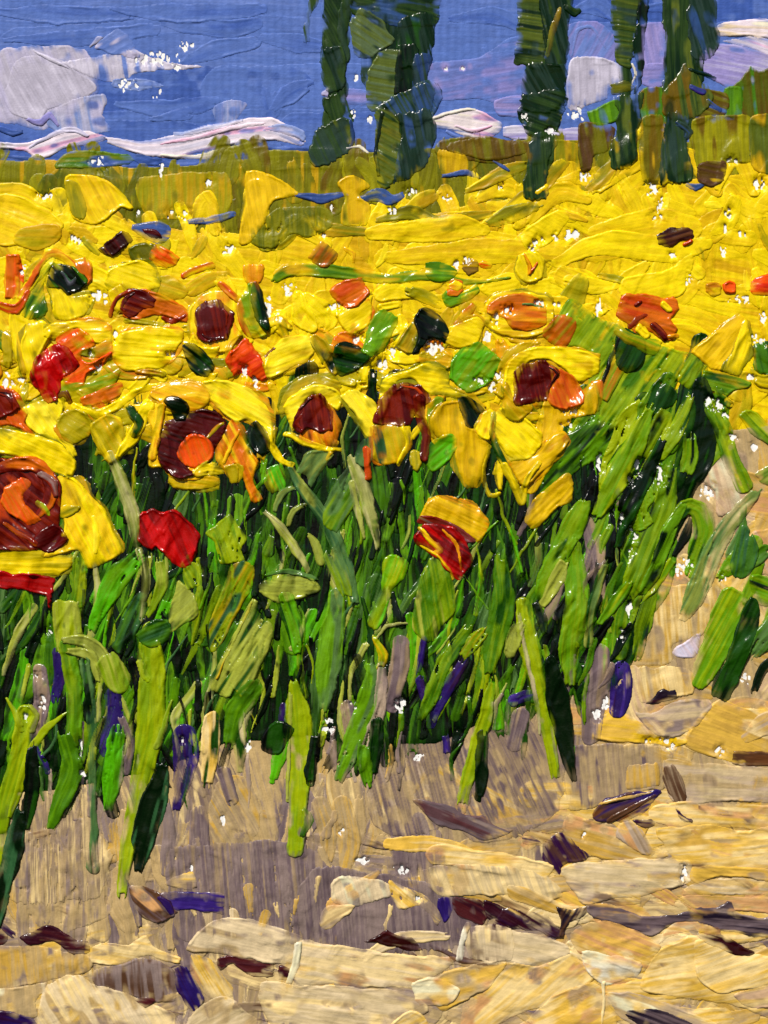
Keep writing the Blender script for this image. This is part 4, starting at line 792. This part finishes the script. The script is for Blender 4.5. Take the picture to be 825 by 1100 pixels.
petal(t, '206,360 214,374 236,376 230,384 212,382 202,372', 'yb', 'y', 10)
t = SF('pointed leaf flower, orange below, dark green on its right half')
petal(t, '263,285 281,284 279,302 266,304', 'oy', 'or_', 88); petal(t, '256,330 262,314 273,301 282,320 289,355 282,364 266,360 257,346', 'or_', 'mu2', 70, c3='go'); petal(t, '273,302 281,320 290,352 286,357 276,344 271,326', 'gd', 'gn', 75, n='leaf', th=3.2)
pl(t, '198,295 212,288 227,284', (4, 6, 7), 'od', 'oh')
t = SF('flower with a square hot orange head in the middle left')
petal(t, '242,386 246,370 262,360 250,376 246,396', 'mu', 'ol', -60); seed(t, '246,396 245,386 256,374 266,366 278,379 286,398 282,405 273,408 258,400 249,403', 'oh', 'rr', -35)
petal(t, '284,392 290,376 304,364 330,361 337,375 328,386 316,391 298,402 286,405', 'yb', 'yh', -20, label='bright broad petal'); more('286,383 296,374', (3, 4), 'ma2', 'ma')
t = SF('flat orange headed flower right of the bare canvas, under the green band')
petal(t, '360,334 380,326 396,320 398,346 380,360 366,350', 'y', 'yb', -30); seed(t, '354,314 366,304 377,301 394,306 397,317 386,328 371,330 359,320', 'or_', 'od', -30)
petal(t, '354,374 366,356 380,362 390,374 370,380', 'oy', 'or_', 20)
t = SF('dark green leafed flower between two canvas gaps, middle left')
petal(t, '335,360 342,358 356,370 366,392 364,402 354,398 342,380', 'mu2', 'ol', 60, c3='gd'); petal(t, '358,376 370,370 384,374 398,386 384,396 366,402 362,390', 'gd', 'gn', 15, n='leaf', th=3.3)
petal(t, '196,370 208,370 217,378 228,396 224,404 212,402 202,392', 'gd', 'gn', 40, n='leaf')
t = SF('small olive brown flower sitting above the green band')
seed(t, '331,276 341,260 352,262 363,273 350,285 338,282', 'br2', 'ob', -50, th=2.2); pl(t, '370,268 378,272 378,280', (3, 4, 2), 'oy', 'y')
t = SF('flower with a green black hood and olive left side, center top')
petal(t, '426,374 436,356 447,342 454,356 450,374 443,380', 'ol', 'mu2', -60, c3='gn'); petal(t, '444,342 453,333 466,336 478,346 483,360 479,366 466,362 456,366 450,376 443,378 450,360', 'gd', 'gk', 30, n='hood', th=3.4)
t = SF('green tipped flower with a rust dash beside it, under the thin green band')
petal(t, '475,317 484,310 498,312 511,305 515,311 502,323 486,330 477,326', 'g', 'gl', -20, n='leaf'); petal(t, '487,347 494,335 508,327 512,330 500,341 491,352', 'od', 'ma2', -45, 'rust red petal'); petal(t, '480,310 488,303 498,306 492,313', 'yb', 'y', 0)
petal(t, '484,352 496,346 512,340 520,350 514,366 496,372 482,366', 'y', 'yb', 20)
t = SF('round bright green headed flower with two canvas gaps below it')
petal(t, '454,392 450,380 470,372 486,384 482,396', 'yo', 'mu', 10); seed(t, '484,391 494,376 510,369 526,374 540,390 535,405 520,416 500,418 486,410', 'g', 'gb', -50, c3='go')
t = SF('green petalled flower pressed between yellow strokes, left of the dark hood')
seed(t, '393,366 400,346 409,334 424,337 423,358 412,374 399,384 390,380', 'gl', 'g', -60)
t = SF('wide flat orange flower, the broadest orange head in the back row')
petal(t, '520,336 530,318 560,312 590,320 596,338 586,358 550,362 526,350', 'y', 'mu', 0); seed(t, '522,330 534,321 552,317 572,318 588,330 584,344 572,351 548,352 540,340 526,336', 'or_', 'ob', 0, c3='oy'); more('560,326 572,328 584,332', (2, 3, 2), 'gs', 'gg')
t = SF('tilted orange green flower beside the broad slab leaf')
seed(t, '582,360 588,350 600,338 612,338 618,352 612,368 600,374', 'ob', 'go', -50, c3='or_')
t = SF('orange brown flower with dark maroon spots and small yellow eyes, at right')
petal(t, '664,344 672,356 690,362 712,368 700,380 680,372 660,356', 'go', 'mu', 20); seed(t, '662,338 667,324 678,318 700,320 722,320 729,330 720,342 728,354 724,364 712,364 700,356 694,346 684,356 678,350', 'ob', 'or_', 15, c3='od')
more('674,352 684,344 694,338', (5, 6, 4), 'ma2', 'ma'); more('704,350 712,358 716,364', (8, 8, 5), 'ma', 'ma2'); more('682,328 688,325', (4, 4), 'ma2'); more('712,326 718,332', (7, 7), 'y'); more('688,352 696,360', (8, 8), 'y', 'yb'); more('719,362 726,361', (5, 5), 'oy')
t = SF('dark brown feather like head alone on the yellow field')
seed(t, '706,259 716,250 738,246 746,252 736,258 722,264 712,262', 'mr', 'bn', -12, th=2.2); more('738,263 744,259', (4, 4), 'od')
t = SF('twin petalled yellow flower pointing up, at the far right')
petal(t, '744,379 760,366 778,350 796,336 803,350 794,370 780,394 764,393', 'yd', 'yc', -50); petal(t, '803,342 806,366 802,384 793,402 778,398 790,374', 'yb', 'y', -70)
t = SF('orange red flower at the right edge, partly olive')
petal(t, '776,306 784,301 792,306 790,314 780,314', 'oh', 'or_', 0); petal(t, '758,306 768,302 776,306 774,314 764,315', 'ol', 'ob', 0); seed(t, '806,306 818,298 850,298 850,316 812,316', 'oh', 'rr', 0)
t = SF('round dark green bud flower cut by the right edge')
petal(t, '806,396 820,404 850,400 850,420 815,416', 'yo', 'y', 10); seed(t, '809,386 812,372 822,366 850,364 850,402 826,402 812,396', 'gm', 'gn', 80, c3='gd')
t = SF('tiny orange and grey flower above the right end of the green band')
seed(t, '496,286 502,281 512,283 516,291 506,296', 'bn2', 'mu2', 0, th=1.8); more('518,284 526,286', (6, 6), 'oh', 'or_')
t = SF('rust streaked yellow flower between the green band and the right field')
petal(t, '558,274 570,270 584,280 582,300 566,302 556,290', 'yb', 'y', 70, th=1.8); more('563,272 570,288 568,296', (2, 4, 2), 'od', 'or_'); more('578,282 572,292', (3, 3), 'od')

# ---- left
t = SF('cluster flower at the left edge, maroon and orange with a yellow whirl')
petal(t, '24,438 40,430 60,428 66,438 60,456 74,472 80,492 64,486 40,468 28,456', 'yb', 'yh', 55, label='bright whirled petal', th=3.2)
petal(t, '-20,414 15,420 24,434 30,446 26,456 38,468 16,458 -20,456', 'or_', 'od', 40); seed(t, '-20,416 10,422 18,442 -20,450', 'ma2', 'rd2', 60)
t = SF('big whirled flower at the left edge, maroon ring around a hot orange core')
petal(t, '-30,552 0,552 15,567 48,580 36,592 0,592 -30,590', 'yc', 'yo', 15); petal(t, '-30,594 10,588 46,590 76,598 74,612 40,618 -30,614', 'y', 'yo', 0)
petal(t, '48,596 66,578 70,558 60,536 60,512 84,516 98,534 112,548 122,572 131,592 112,606 97,610 87,590 66,594', 'yc', 'yb', 65, label='thick bright petal hanging right', th=3.4, bead=2.2); more('100,556 106,576 104,592', (5, 9, 5), 'yh', 'yb')
more('56,556 74,548 84,544', (8, 14, 6), 'ol', 'yo'); petal(t, '-10,462 20,464 45,470 64,478 80,496 79,509 58,506 38,498 20,489 -10,484', 'yb', 'y', 25, label='long bright petal above the ring', th=3.3)
t.part('disc'); P('-40,500 10,494 44,500 64,516 66,545 60,575 40,590 0,590 -40,590', 'ma', 'ma2', 40, c3='od', **dict(G, th=2.2, wet=.1))
pl(t, '-8,506 14,500 34,500 48,508 55,522 52,540 42,554', (10, 13, 14, 14, 14, 12, 7), 'ma2', 'ma', n='ring', c3='or_'); pl(t, '44,512 56,520 60,534', (5, 8, 4), 'ma2', 'mv', n='ring')
seed(t, '1,540 6,524 16,516 32,520 24,536 34,550 43,560 32,564 14,554', 'oh', 'or_', 60, th=3.6); more('42,542 48,546 52,552', (6, 9, 5), 'gy', 'yh'); petal(t, '34,584 44,570 56,562 74,578 62,588 52,592', 'ma', 'ma2', -30, 'maroon petal')
more('6,562 24,576 40,584', (3, 6, 4), 'ma2', 'or_')
t = SF('red faced flower at upper left with an orange splash')
petal(t, '28,404 22,372 28,350 44,344 56,356 48,372 40,392 34,410', 'yb', 'y', 75); petal(t, '46,358 62,348 84,344 106,344 121,356 116,368 98,366 84,352 68,358 58,366', 'y', 'yb', 0)
petal(t, '82,379 100,372 117,367 122,378 108,384 94,384', 'yo', 'ol', -10); petal(t, '62,368 72,356 84,353 96,358 101,370 88,376 86,386 98,390 121,379 110,392 94,402 90,412 72,414 66,404 78,390', 'oh', 'or_', -30, 'orange splash petal')
petal(t, '66,412 90,414 118,404 130,398 124,412 108,424 84,432 68,426', 'go', 'yo', -15)
seed(t, '35,410 38,394 44,382 56,370 64,370 76,380 81,392 74,402 66,410 64,430 54,432 46,420', 'rd', 'rd2', 70, th=3.8, c3='rr'); more('62,424 70,422 74,430', (5, 8, 5), 'ma', 'rd2')
petal(t, '86,430 100,424 116,417 132,413 128,426 116,432 102,435 90,434', 'or_', 'ob', -20, 'flat orange petal'); pl(t, '80,436 104,446 126,436 144,422 166,414', (5, 8, 7, 6, 4), 'yb', 'y')
t = SF('folded olive yellow flower with two oval petals, between the red and brown ones')
petal(t, '60,455 66,446 78,442 92,446 98,456 96,468 78,475 66,466', 'yo', 'ol3', 30); petal(t, '98,458 104,450 114,446 127,450 131,470 128,484 121,498 108,486 101,472', 'yo', 'mu', 60, c3='y')
pl(t, '128,492 142,470 150,452 158,436', (4, 12, 10, 12), 'yb', 'y'); pl(t, '140,440 150,452 146,466', (10, 8, 8), 'gn', 'gd', n='leaf')
t = SF('large open flower with an arched maroon head over an orange core')
petal(t, '160,500 166,470 160,446 172,440 180,470 180,500', 'yd', 'yc', 85); petal(t, '180,512 200,506 226,510 236,520 210,526 190,524', 'mu', 'yo', 5)
petal(t, '214,414 232,409 262,415 282,430 291,450 292,478 286,470 276,459 262,450 250,452 230,434', 'yb', 'yh', 30, label='broad bright arched petal', th=3.2); petal(t, '160,420 185,410 215,414 226,430 214,440 190,440 172,432', 'yc', 'oy', 15)
petal(t, '232,480 240,464 248,450 262,457 266,478 278,496 270,514 281,538 270,536 261,510 252,496 240,502 232,494', 'or_', 'oy', 65, 'orange petal falling right', c3='yc'); more('240,496 250,478 258,462', (3, 5, 3), 'yc', 'oy')
pl(t, '290,462 293,480 304,494 314,498', (5, 6, 5, 3), 'yb', 'y'); petal(t, '168,492 174,480 188,500 214,506 216,514 190,514 176,506', 'oy', 'yc', 20)
seed(t, '170,472 178,456 195,447 215,442 232,446 243,458 237,472 229,485 222,472 204,466 192,482 196,500 206,508 186,512 174,496', 'ma', 'mr', 20, th=3.2)
t.part('core', 'hot orange core'); P('190,488 202,467 216,466 229,478 227,492 216,502 200,499', 'oh', 'or_', 70, th=3., bead=1.8); more('222,470 232,460 240,454', (3, 3, 2), 'ob', 'yo'); pl(t, '174,438 169,464 164,490', (9, 8, 7), 'yc', 'yo', c3='oy')
more('212,508 226,504 238,506', (10, 16, 8), 'yo', 'y', dry=.2); petal(t, '241,502 249,498 257,501 251,520', 'yo', 'mu', 80)
petal(t, '175,431 184,427 196,430 203,438 200,449 190,451 184,440', 'gd', 'gk', 20, n='leaf', th=3.4); petal(t, '270,454 276,452 288,466 290,486 280,488 270,480 265,466', 'gd', 'gk', 60, n='leaf')
petal(t, '288,504 302,498 305,522 294,530 286,520', 'gb', 'yo', 70, n='leaf')
t = SF('red bud hanging low under the open maroon and orange flower', True)
seed(t, '150,554 158,547 166,545 178,552 190,551 202,560 210,572 209,590 200,610 190,608 182,600 168,584 162,590 150,580', 'rd', 'rd2', 65, th=4., bead=2.4, c3='rr', sk=.9); t.part('sepal'); L('118,488 130,520 142,552 148,584', (6, 13, 12, 5), 'gpp', 'gg', **dict(G))
t = SF('deep red flat petal at the left edge with a drip', True)
seed(t, '-30,612 20,616 40,616 57,622 58,634 53,653 49,638 26,631 -30,624', 'rd', 'rd2', 8, th=3.4)
t = SF('bell shaped flower with a pointed maroon head, orange at lower right')
petal(t, '300,446 304,424 320,408 346,404 366,412 356,420 330,420 312,440', 'yo', 'mu', -20)
petal(t, '306,442 312,428 334,414 358,417 369,428 364,440 354,434 338,424 324,436 314,460', 'yb', 'yh', -20, label='arched yellow hood', th=3.2); petal(t, '325,472 328,458 350,463 357,446 352,432 362,444 367,461 359,479 347,480 336,476', 'or_', 'oy', 75); more('338,466 344,478', (6, 7), 'y', 'yc')
seed(t, '314,457 322,440 330,428 338,423 350,432 358,446 352,464 328,459 322,465'); pl(t, '308,466 324,474 344,481 368,483', (4, 6, 5, 2), 'yb', 'y')
petal(t, '367,424 382,419 400,432 406,456 396,470 388,457 378,440', 'yh', 'yb', 55, th=3.2); pl(t, '393,484 394,500 396,514', (6, 4, 5), 'od', 'or_', n='drip')
t = SF('dark maroon bell flower in the centre with a drip running down its right')
petal(t, '403,466 404,440 412,410 438,399 462,390 478,398 482,416 503,426 480,424 456,420 442,408 424,412 416,430', 'yb', 'y', 8, label='bright hood petal', th=3.2)
petal(t, '402,458 420,456 434,460 440,476 426,498 403,494', 'mu', 'yo', 80, c3='gt'); petal(t, '463,432 478,428 472,448 464,466', 'go', 'gb', -65, n='leaf')
petal(t, '476,433 492,431 502,456 518,466 524,476 520,502 512,524 500,520 490,500 489,476 470,470 464,450', 'mu', 'yd', 85, label='hanging mustard petal'); pl(t, '436,460 440,476 428,500', (8, 6, 3), 'yb', 'y')
petal(t, '462,478 478,468 489,468 490,482 481,497 466,506 458,500', 'g', 'gb', -40, n='leaf'); petal(t, '492,428 504,427 512,434 520,444 515,457 500,457', 'gd', 'gk', 60, n='dark_gap', th=1.6)  # dark patch laid for the gap between petals, its shade put into the colour
seed(t, '402,454 406,440 414,427 424,416 433,410 450,414 459,426 452,437 444,446 438,458 420,457'); pl(t, '451,428 453,448 459,468 457,490', (10, 8, 8, 9), 'ma', 'ma2', n='drip', th=3.2)
t = SF('bright yellow flower drooping like a skirt, right of centre')
petal(t, '460,462 474,452 500,462 516,462 508,480 496,520 508,534 520,530', 'mu', 'yd', 80) if False else None
petal(t, '576,490 590,472 606,464 612,474 598,490 580,510 566,522 552,510 548,494', 'mu', 'yd', -30); petal(t, '566,560 572,540 590,524 612,508 614,536 598,546 580,564 570,568', 'mu2', 'yd', -45)
petal(t, '528,448 540,440 556,448 574,458 583,470 578,484 568,493 556,495 544,488 534,466', 'yb', 'y', 40, label='wide bright petal', th=3.4, bead=2.2); petal(t, '513,462 520,446 530,440 528,460 525,474 517,472', 'y', 'yb', -70)
pl(t, '530,446 530,472 540,496 552,520', (5, 6, 7, 7), 'gn', 'ol', n='stem', c3='gg'); pl(t, '524,480 520,508 528,532 538,530', (3, 3, 3, 3), 'yb', 'y', n='petal_edge'); pl(t, '540,500 552,520 560,540 566,520 580,498', (5, 6, 8, 6, 4), 'yo', 'y')
t = SF('flower with a wide maroon and orange head under a bright hood, right of centre')
petal(t, '532,420 538,392 552,372 580,366 560,384 546,404 542,430', 'yo', 'mu', -50)
petal(t, '540,418 545,392 565,376 600,373 626,378 644,386 642,400 622,410 608,398 588,386 570,386 558,402 552,430', 'yb', 'y', 5, label='bright hood petal', th=3.2); petal(t, '608,440 626,420 643,408 641,440 626,448', 'mu', 'yd', 80); petal(t, '541,410 552,430 570,436 560,452 544,446', 'mu', 'yo', 50)
petal(t, '590,430 594,412 600,396 612,404 624,421 625,433 614,440 600,438', 'or_', 'od', 70, 'orange half of the head'); seed(t, '552,428 554,405 564,393 577,387 592,391 602,400 593,416 588,430 572,434 558,433')
t = SF('striped red and orange bud under a mustard petal, centre right', True)
petal(t, '450,556 460,542 472,536 490,540 510,545 524,562 518,580 504,574 482,563 464,558', 'yd', 'mu', 25, 'mustard petal'); petal(t, '447,561 458,556 480,560 500,570 512,582 500,582 470,570', 'ma2', 'mv2', 25)
seed(t, '447,578 452,566 470,566 490,572 503,586 508,604 500,616 488,620 476,600 460,590', 'rd', 'rd2', 40, c3='rr', sk=.9, th=3.2); more('451,570 462,580 474,590 466,594', (4, 6, 6, 3), 'y', 'oy'); more('474,568 486,580 494,594 497,612', (2, 4, 3, 2), 'oy', 'od'); more('452,586 470,596 482,610 488,622', (2, 3, 3, 2), 'y', 'oy')

# ------------------------------------------------------------------ materials
def paint_mat(name, rough, bump, coat=0.0, spec=.5):
    m = bpy.data.materials.new(name); m.use_nodes = True
    nt = m.node_tree; b = nt.nodes['Principled BSDF']
    at = nt.nodes.new('ShaderNodeAttribute'); at.attribute_name = 'pigment'
    tc = nt.nodes.new('ShaderNodeTexCoord')
    mp = nt.nodes.new('ShaderNodeMapping'); nt.links.new(tc.outputs['Object'], mp.inputs['Vector'])
    n1 = nt.nodes.new('ShaderNodeTexNoise'); n1.inputs['Scale'].default_value = 1 / (S * 4); n1.inputs['Detail'].default_value = 3
    nt.links.new(mp.outputs['Vector'], n1.inputs['Vector'])
    hs = nt.nodes.new('ShaderNodeHueSaturation')
    mr = nt.nodes.new('ShaderNodeMapRange'); mr.inputs['To Min'].default_value = .93; mr.inputs['To Max'].default_value = 1.07
    nt.links.new(n1.outputs['Fac'], mr.inputs['Value']); nt.links.new(mr.outputs['Result'], hs.inputs['Value'])
    nt.links.new(at.outputs['Color'], hs.inputs['Color']); nt.links.new(hs.outputs['Color'], b.inputs['Base Color'])
    mr2 = nt.nodes.new('ShaderNodeMapRange'); mr2.inputs['To Min'].default_value = rough - .08; mr2.inputs['To Max'].default_value = rough + .12
    n2 = nt.nodes.new('ShaderNodeTexNoise'); n2.inputs['Scale'].default_value = 1 / (S * 26)
    nt.links.new(mp.outputs['Vector'], n2.inputs['Vector'])
    nt.links.new(n2.outputs['Fac'], mr2.inputs['Value']); nt.links.new(mr2.outputs['Result'], b.inputs['Roughness'])
    b.inputs['Specular IOR Level'].default_value = spec
    b.inputs['Coat Weight'].default_value = coat; b.inputs['Coat Roughness'].default_value = .16
    bp = nt.nodes.new('ShaderNodeBump'); bp.inputs['Strength'].default_value = bump; bp.inputs['Distance'].default_value = S * .5
    n3 = nt.nodes.new('ShaderNodeTexNoise'); n3.inputs['Scale'].default_value = 1 / (S * 2.2); n3.inputs['Detail'].default_value = 2
    nt.links.new(mp.outputs['Vector'], n3.inputs['Vector'])
    nt.links.new(n3.outputs['Fac'], bp.inputs['Height']); nt.links.new(bp.outputs['Normal'], b.inputs['Normal'])
    return m
MATS = dict(paint=paint_mat('oil_paint', .36, .4, 0, .16), gloss=paint_mat('wet_oil_paint', .20, .3, 0, .28), thin=paint_mat('thin_oil_paint', .42, .5, .0, .10), canvas=paint_mat('primed_canvas', .75, .5, 0, .25))

# ------------------------------------------------------------------ meshes
cx, cz = (825 - 1) / 2, 1100 / 2
ZB = Y1 * S + .0
def world(px, py, h):
    return np.stack([(px - 412.5) * S, -h * S * RELIEF, (Y1 - py) * S], -1)

def mesh_from_chunks(name, chunks, loc):
    V, F, C = [], [], []; off = 0
    for (o, i0, j0, m, px, py, z, col) in chunks:
        cov = COVER[j0:j0 + m.shape[0], i0:i0 + m.shape[1]] > o
        q = m[:-1, :-1] & m[1:, :-1] & m[:-1, 1:] & m[1:, 1:]
        hid = cov[:-1, :-1] & cov[1:, :-1] & cov[:-1, 1:] & cov[1:, 1:]
        q &= ~hid
        if not q.any(): continue
        used = np.zeros(m.shape, bool)
        used[:-1, :-1] |= q; used[1:, :-1] |= q; used[:-1, 1:] |= q; used[1:, 1:] |= q
        idx = np.full(m.shape, -1, np.int64); n = int(used.sum()); idx[used] = np.arange(n) + off
        V.append(world(px[used], py[used], z[used]) - np.array(loc)); C.append(col[used])
        # faces look towards the viewer (-Y)
        F.append(np.stack([idx[:-1, :-1][q], idx[1:, :-1][q], idx[1:, 1:][q], idx[:-1, 1:][q]], -1))
        off += n
    if not V: return None
    V = np.concatenate(V).astype(np.float32); F = np.concatenate(F).astype(np.int32); C = np.concatenate(C)
    me = bpy.data.meshes.new(name)
    me.vertices.add(len(V)); me.vertices.foreach_set('co', V.ravel())
    me.loops.add(F.size); me.loops.foreach_set('vertex_index', F.ravel())
    me.polygons.add(len(F)); me.polygons.foreach_set('loop_start', np.arange(0, F.size, 4, dtype=np.int32))
    me.polygons.foreach_set('use_smooth', np.ones(len(F), bool))
    at = me.attributes.new('pigment', 'FLOAT_COLOR', 'POINT')
    at.data.foreach_set('color', np.column_stack([C, np.ones(len(C))]).astype(np.float32).ravel())
    me.update(calc_edges=True)
    return me

scene = bpy.context.scene
coll = scene.collection
tot = 0
for t in Thing.all:
    parts = [p for p in t.parts if p['chunks']]
    if not parts: continue
    lo = [1e9, -1e9, -1e9]
    for p in parts:
        for c in p['chunks']:
            lo[0] = min(lo[0], c[4][c[3]].min()); lo[1] = max(lo[1], c[4][c[3]].max()); lo[2] = max(lo[2], c[5][c[3]].max())
    loc = (((lo[0] + lo[1]) / 2 - 412.5) * S, 0.0, (Y1 - lo[2]) * S)
    single = len(parts) == 1 and parts[0]['name'] is None
    built = []
    for p in parts:
        me = mesh_from_chunks(t.name if single else p['name'], p['chunks'], loc)
        if me is None: continue
        tot += len(me.vertices)
        me.materials.append(MATS[p['mat']])
        o = bpy.data.objects.new(t.name if single else p['name'], me); coll.objects.link(o)
        if p['label'] and not single: o['label'] = p['label']
        built.append(o)
    if not built: continue
    if single:
        root = built[0]; root.location = loc
    else:
        root = bpy.data.objects.new(t.name, None); coll.objects.link(root); root.location = loc; root.empty_display_size = .02
        for o in built: o.parent = root
    for k, v in (('label', t.label), ('category', t.cat), ('group', t.group), ('kind', t.kind)):
        if v: root[k] = v
print('strokes', ORDER[0], 'verts', tot)

# the solid board behind the primed cloth
import bmesh
bm = bmesh.new()
bmesh.ops.create_cube(bm, size=1)
for v in bm.verts:
    v.co.x *= (X1 - X0) * S; v.co.y = v.co.y * .03 + .015 + 1.6 * S; v.co.z = v.co.z * (Y1 - Y0) * S + (Y1 - Y0) * S / 2
bmesh.ops.bevel(bm, geom=bm.edges[:], offset=.004, segments=2, affect='EDGES')
me = bpy.data.meshes.new('canvas_board'); bm.to_mesh(me); bm.free()
bo = bpy.data.objects.new('canvas_board', me); coll.objects.link(bo); bo['kind'] = 'structure'
mb = bpy.data.materials.new('board'); mb.use_nodes = True
nb = mb.node_tree; bb_ = nb.nodes['Principled BSDF']; bb_.inputs['Roughness'].default_value = .8
nz = nb.nodes.new('ShaderNodeTexNoise'); nz.inputs['Scale'].default_value = 40
rp = nb.nodes.new('ShaderNodeValToRGB'); rp.color_ramp.elements[0].color = (.75, .73, .68, 1); rp.color_ramp.elements[1].color = (.85, .84, .8, 1)
nb.links.new(nz.outputs['Fac'], rp.inputs['Fac']); nb.links.new(rp.outputs['Color'], bb_.inputs['Base Color'])
me.materials.append(mb)

# ------------------------------------------------------------------ light
SUN_EL, SUN_AZ = 46, -24           # azimuth from straight behind the camera, towards the left
w = bpy.data.worlds.new('World'); scene.world = w; w.use_nodes = True
nt = w.node_tree; bg = nt.nodes['Background']
sky = nt.nodes.new('ShaderNodeTexSky'); sky.sky_type = 'NISHITA'; sky.sun_disc = False
el = math.radians(SUN_EL); az = math.radians(SUN_AZ)
d = (math.sin(az) * math.cos(el), -math.cos(az) * math.cos(el), math.sin(el))   # towards the sun
sky.sun_elevation = el; sky.sun_rotation = math.atan2(d[0], d[1])
nt.links.new(sky.outputs['Color'], bg.inputs['Color']); bg.inputs['Strength'].default_value = .05
sl = bpy.data.lights.new('sun', 'SUN'); sl.energy = 5.0; sl.angle = math.radians(.6); sl.color = (1, .95, .88)
so = bpy.data.objects.new('sun', sl); coll.objects.link(so)
from mathutils import Vector
so.rotation_euler = Vector(d).to_track_quat('Z', 'Y').to_euler(); so.location = (-1, -3, 4)

# ------------------------------------------------------------------ camera
cam = bpy.data.cameras.new('camera'); co = bpy.data.objects.new('camera', cam); coll.objects.link(co)
D = 3.6
cam.sensor_fit = 'VERTICAL'; cam.sensor_height = 24
cam.lens = 24 * D / (1100 * S)
co.location = (0, -D - 4 * S, (Y1 - 550) * S); co.rotation_euler = (math.radians(90), 0, 0)
cam.clip_end = 200; cam.clip_start = .05
scene.camera = co
scene.view_settings.view_transform = 'Standard'; scene.view_settings.look = 'None'
scene.view_settings.gamma = 1; scene.view_settings.exposure = EXPO
scene.view_settings.use_curve_mapping = False
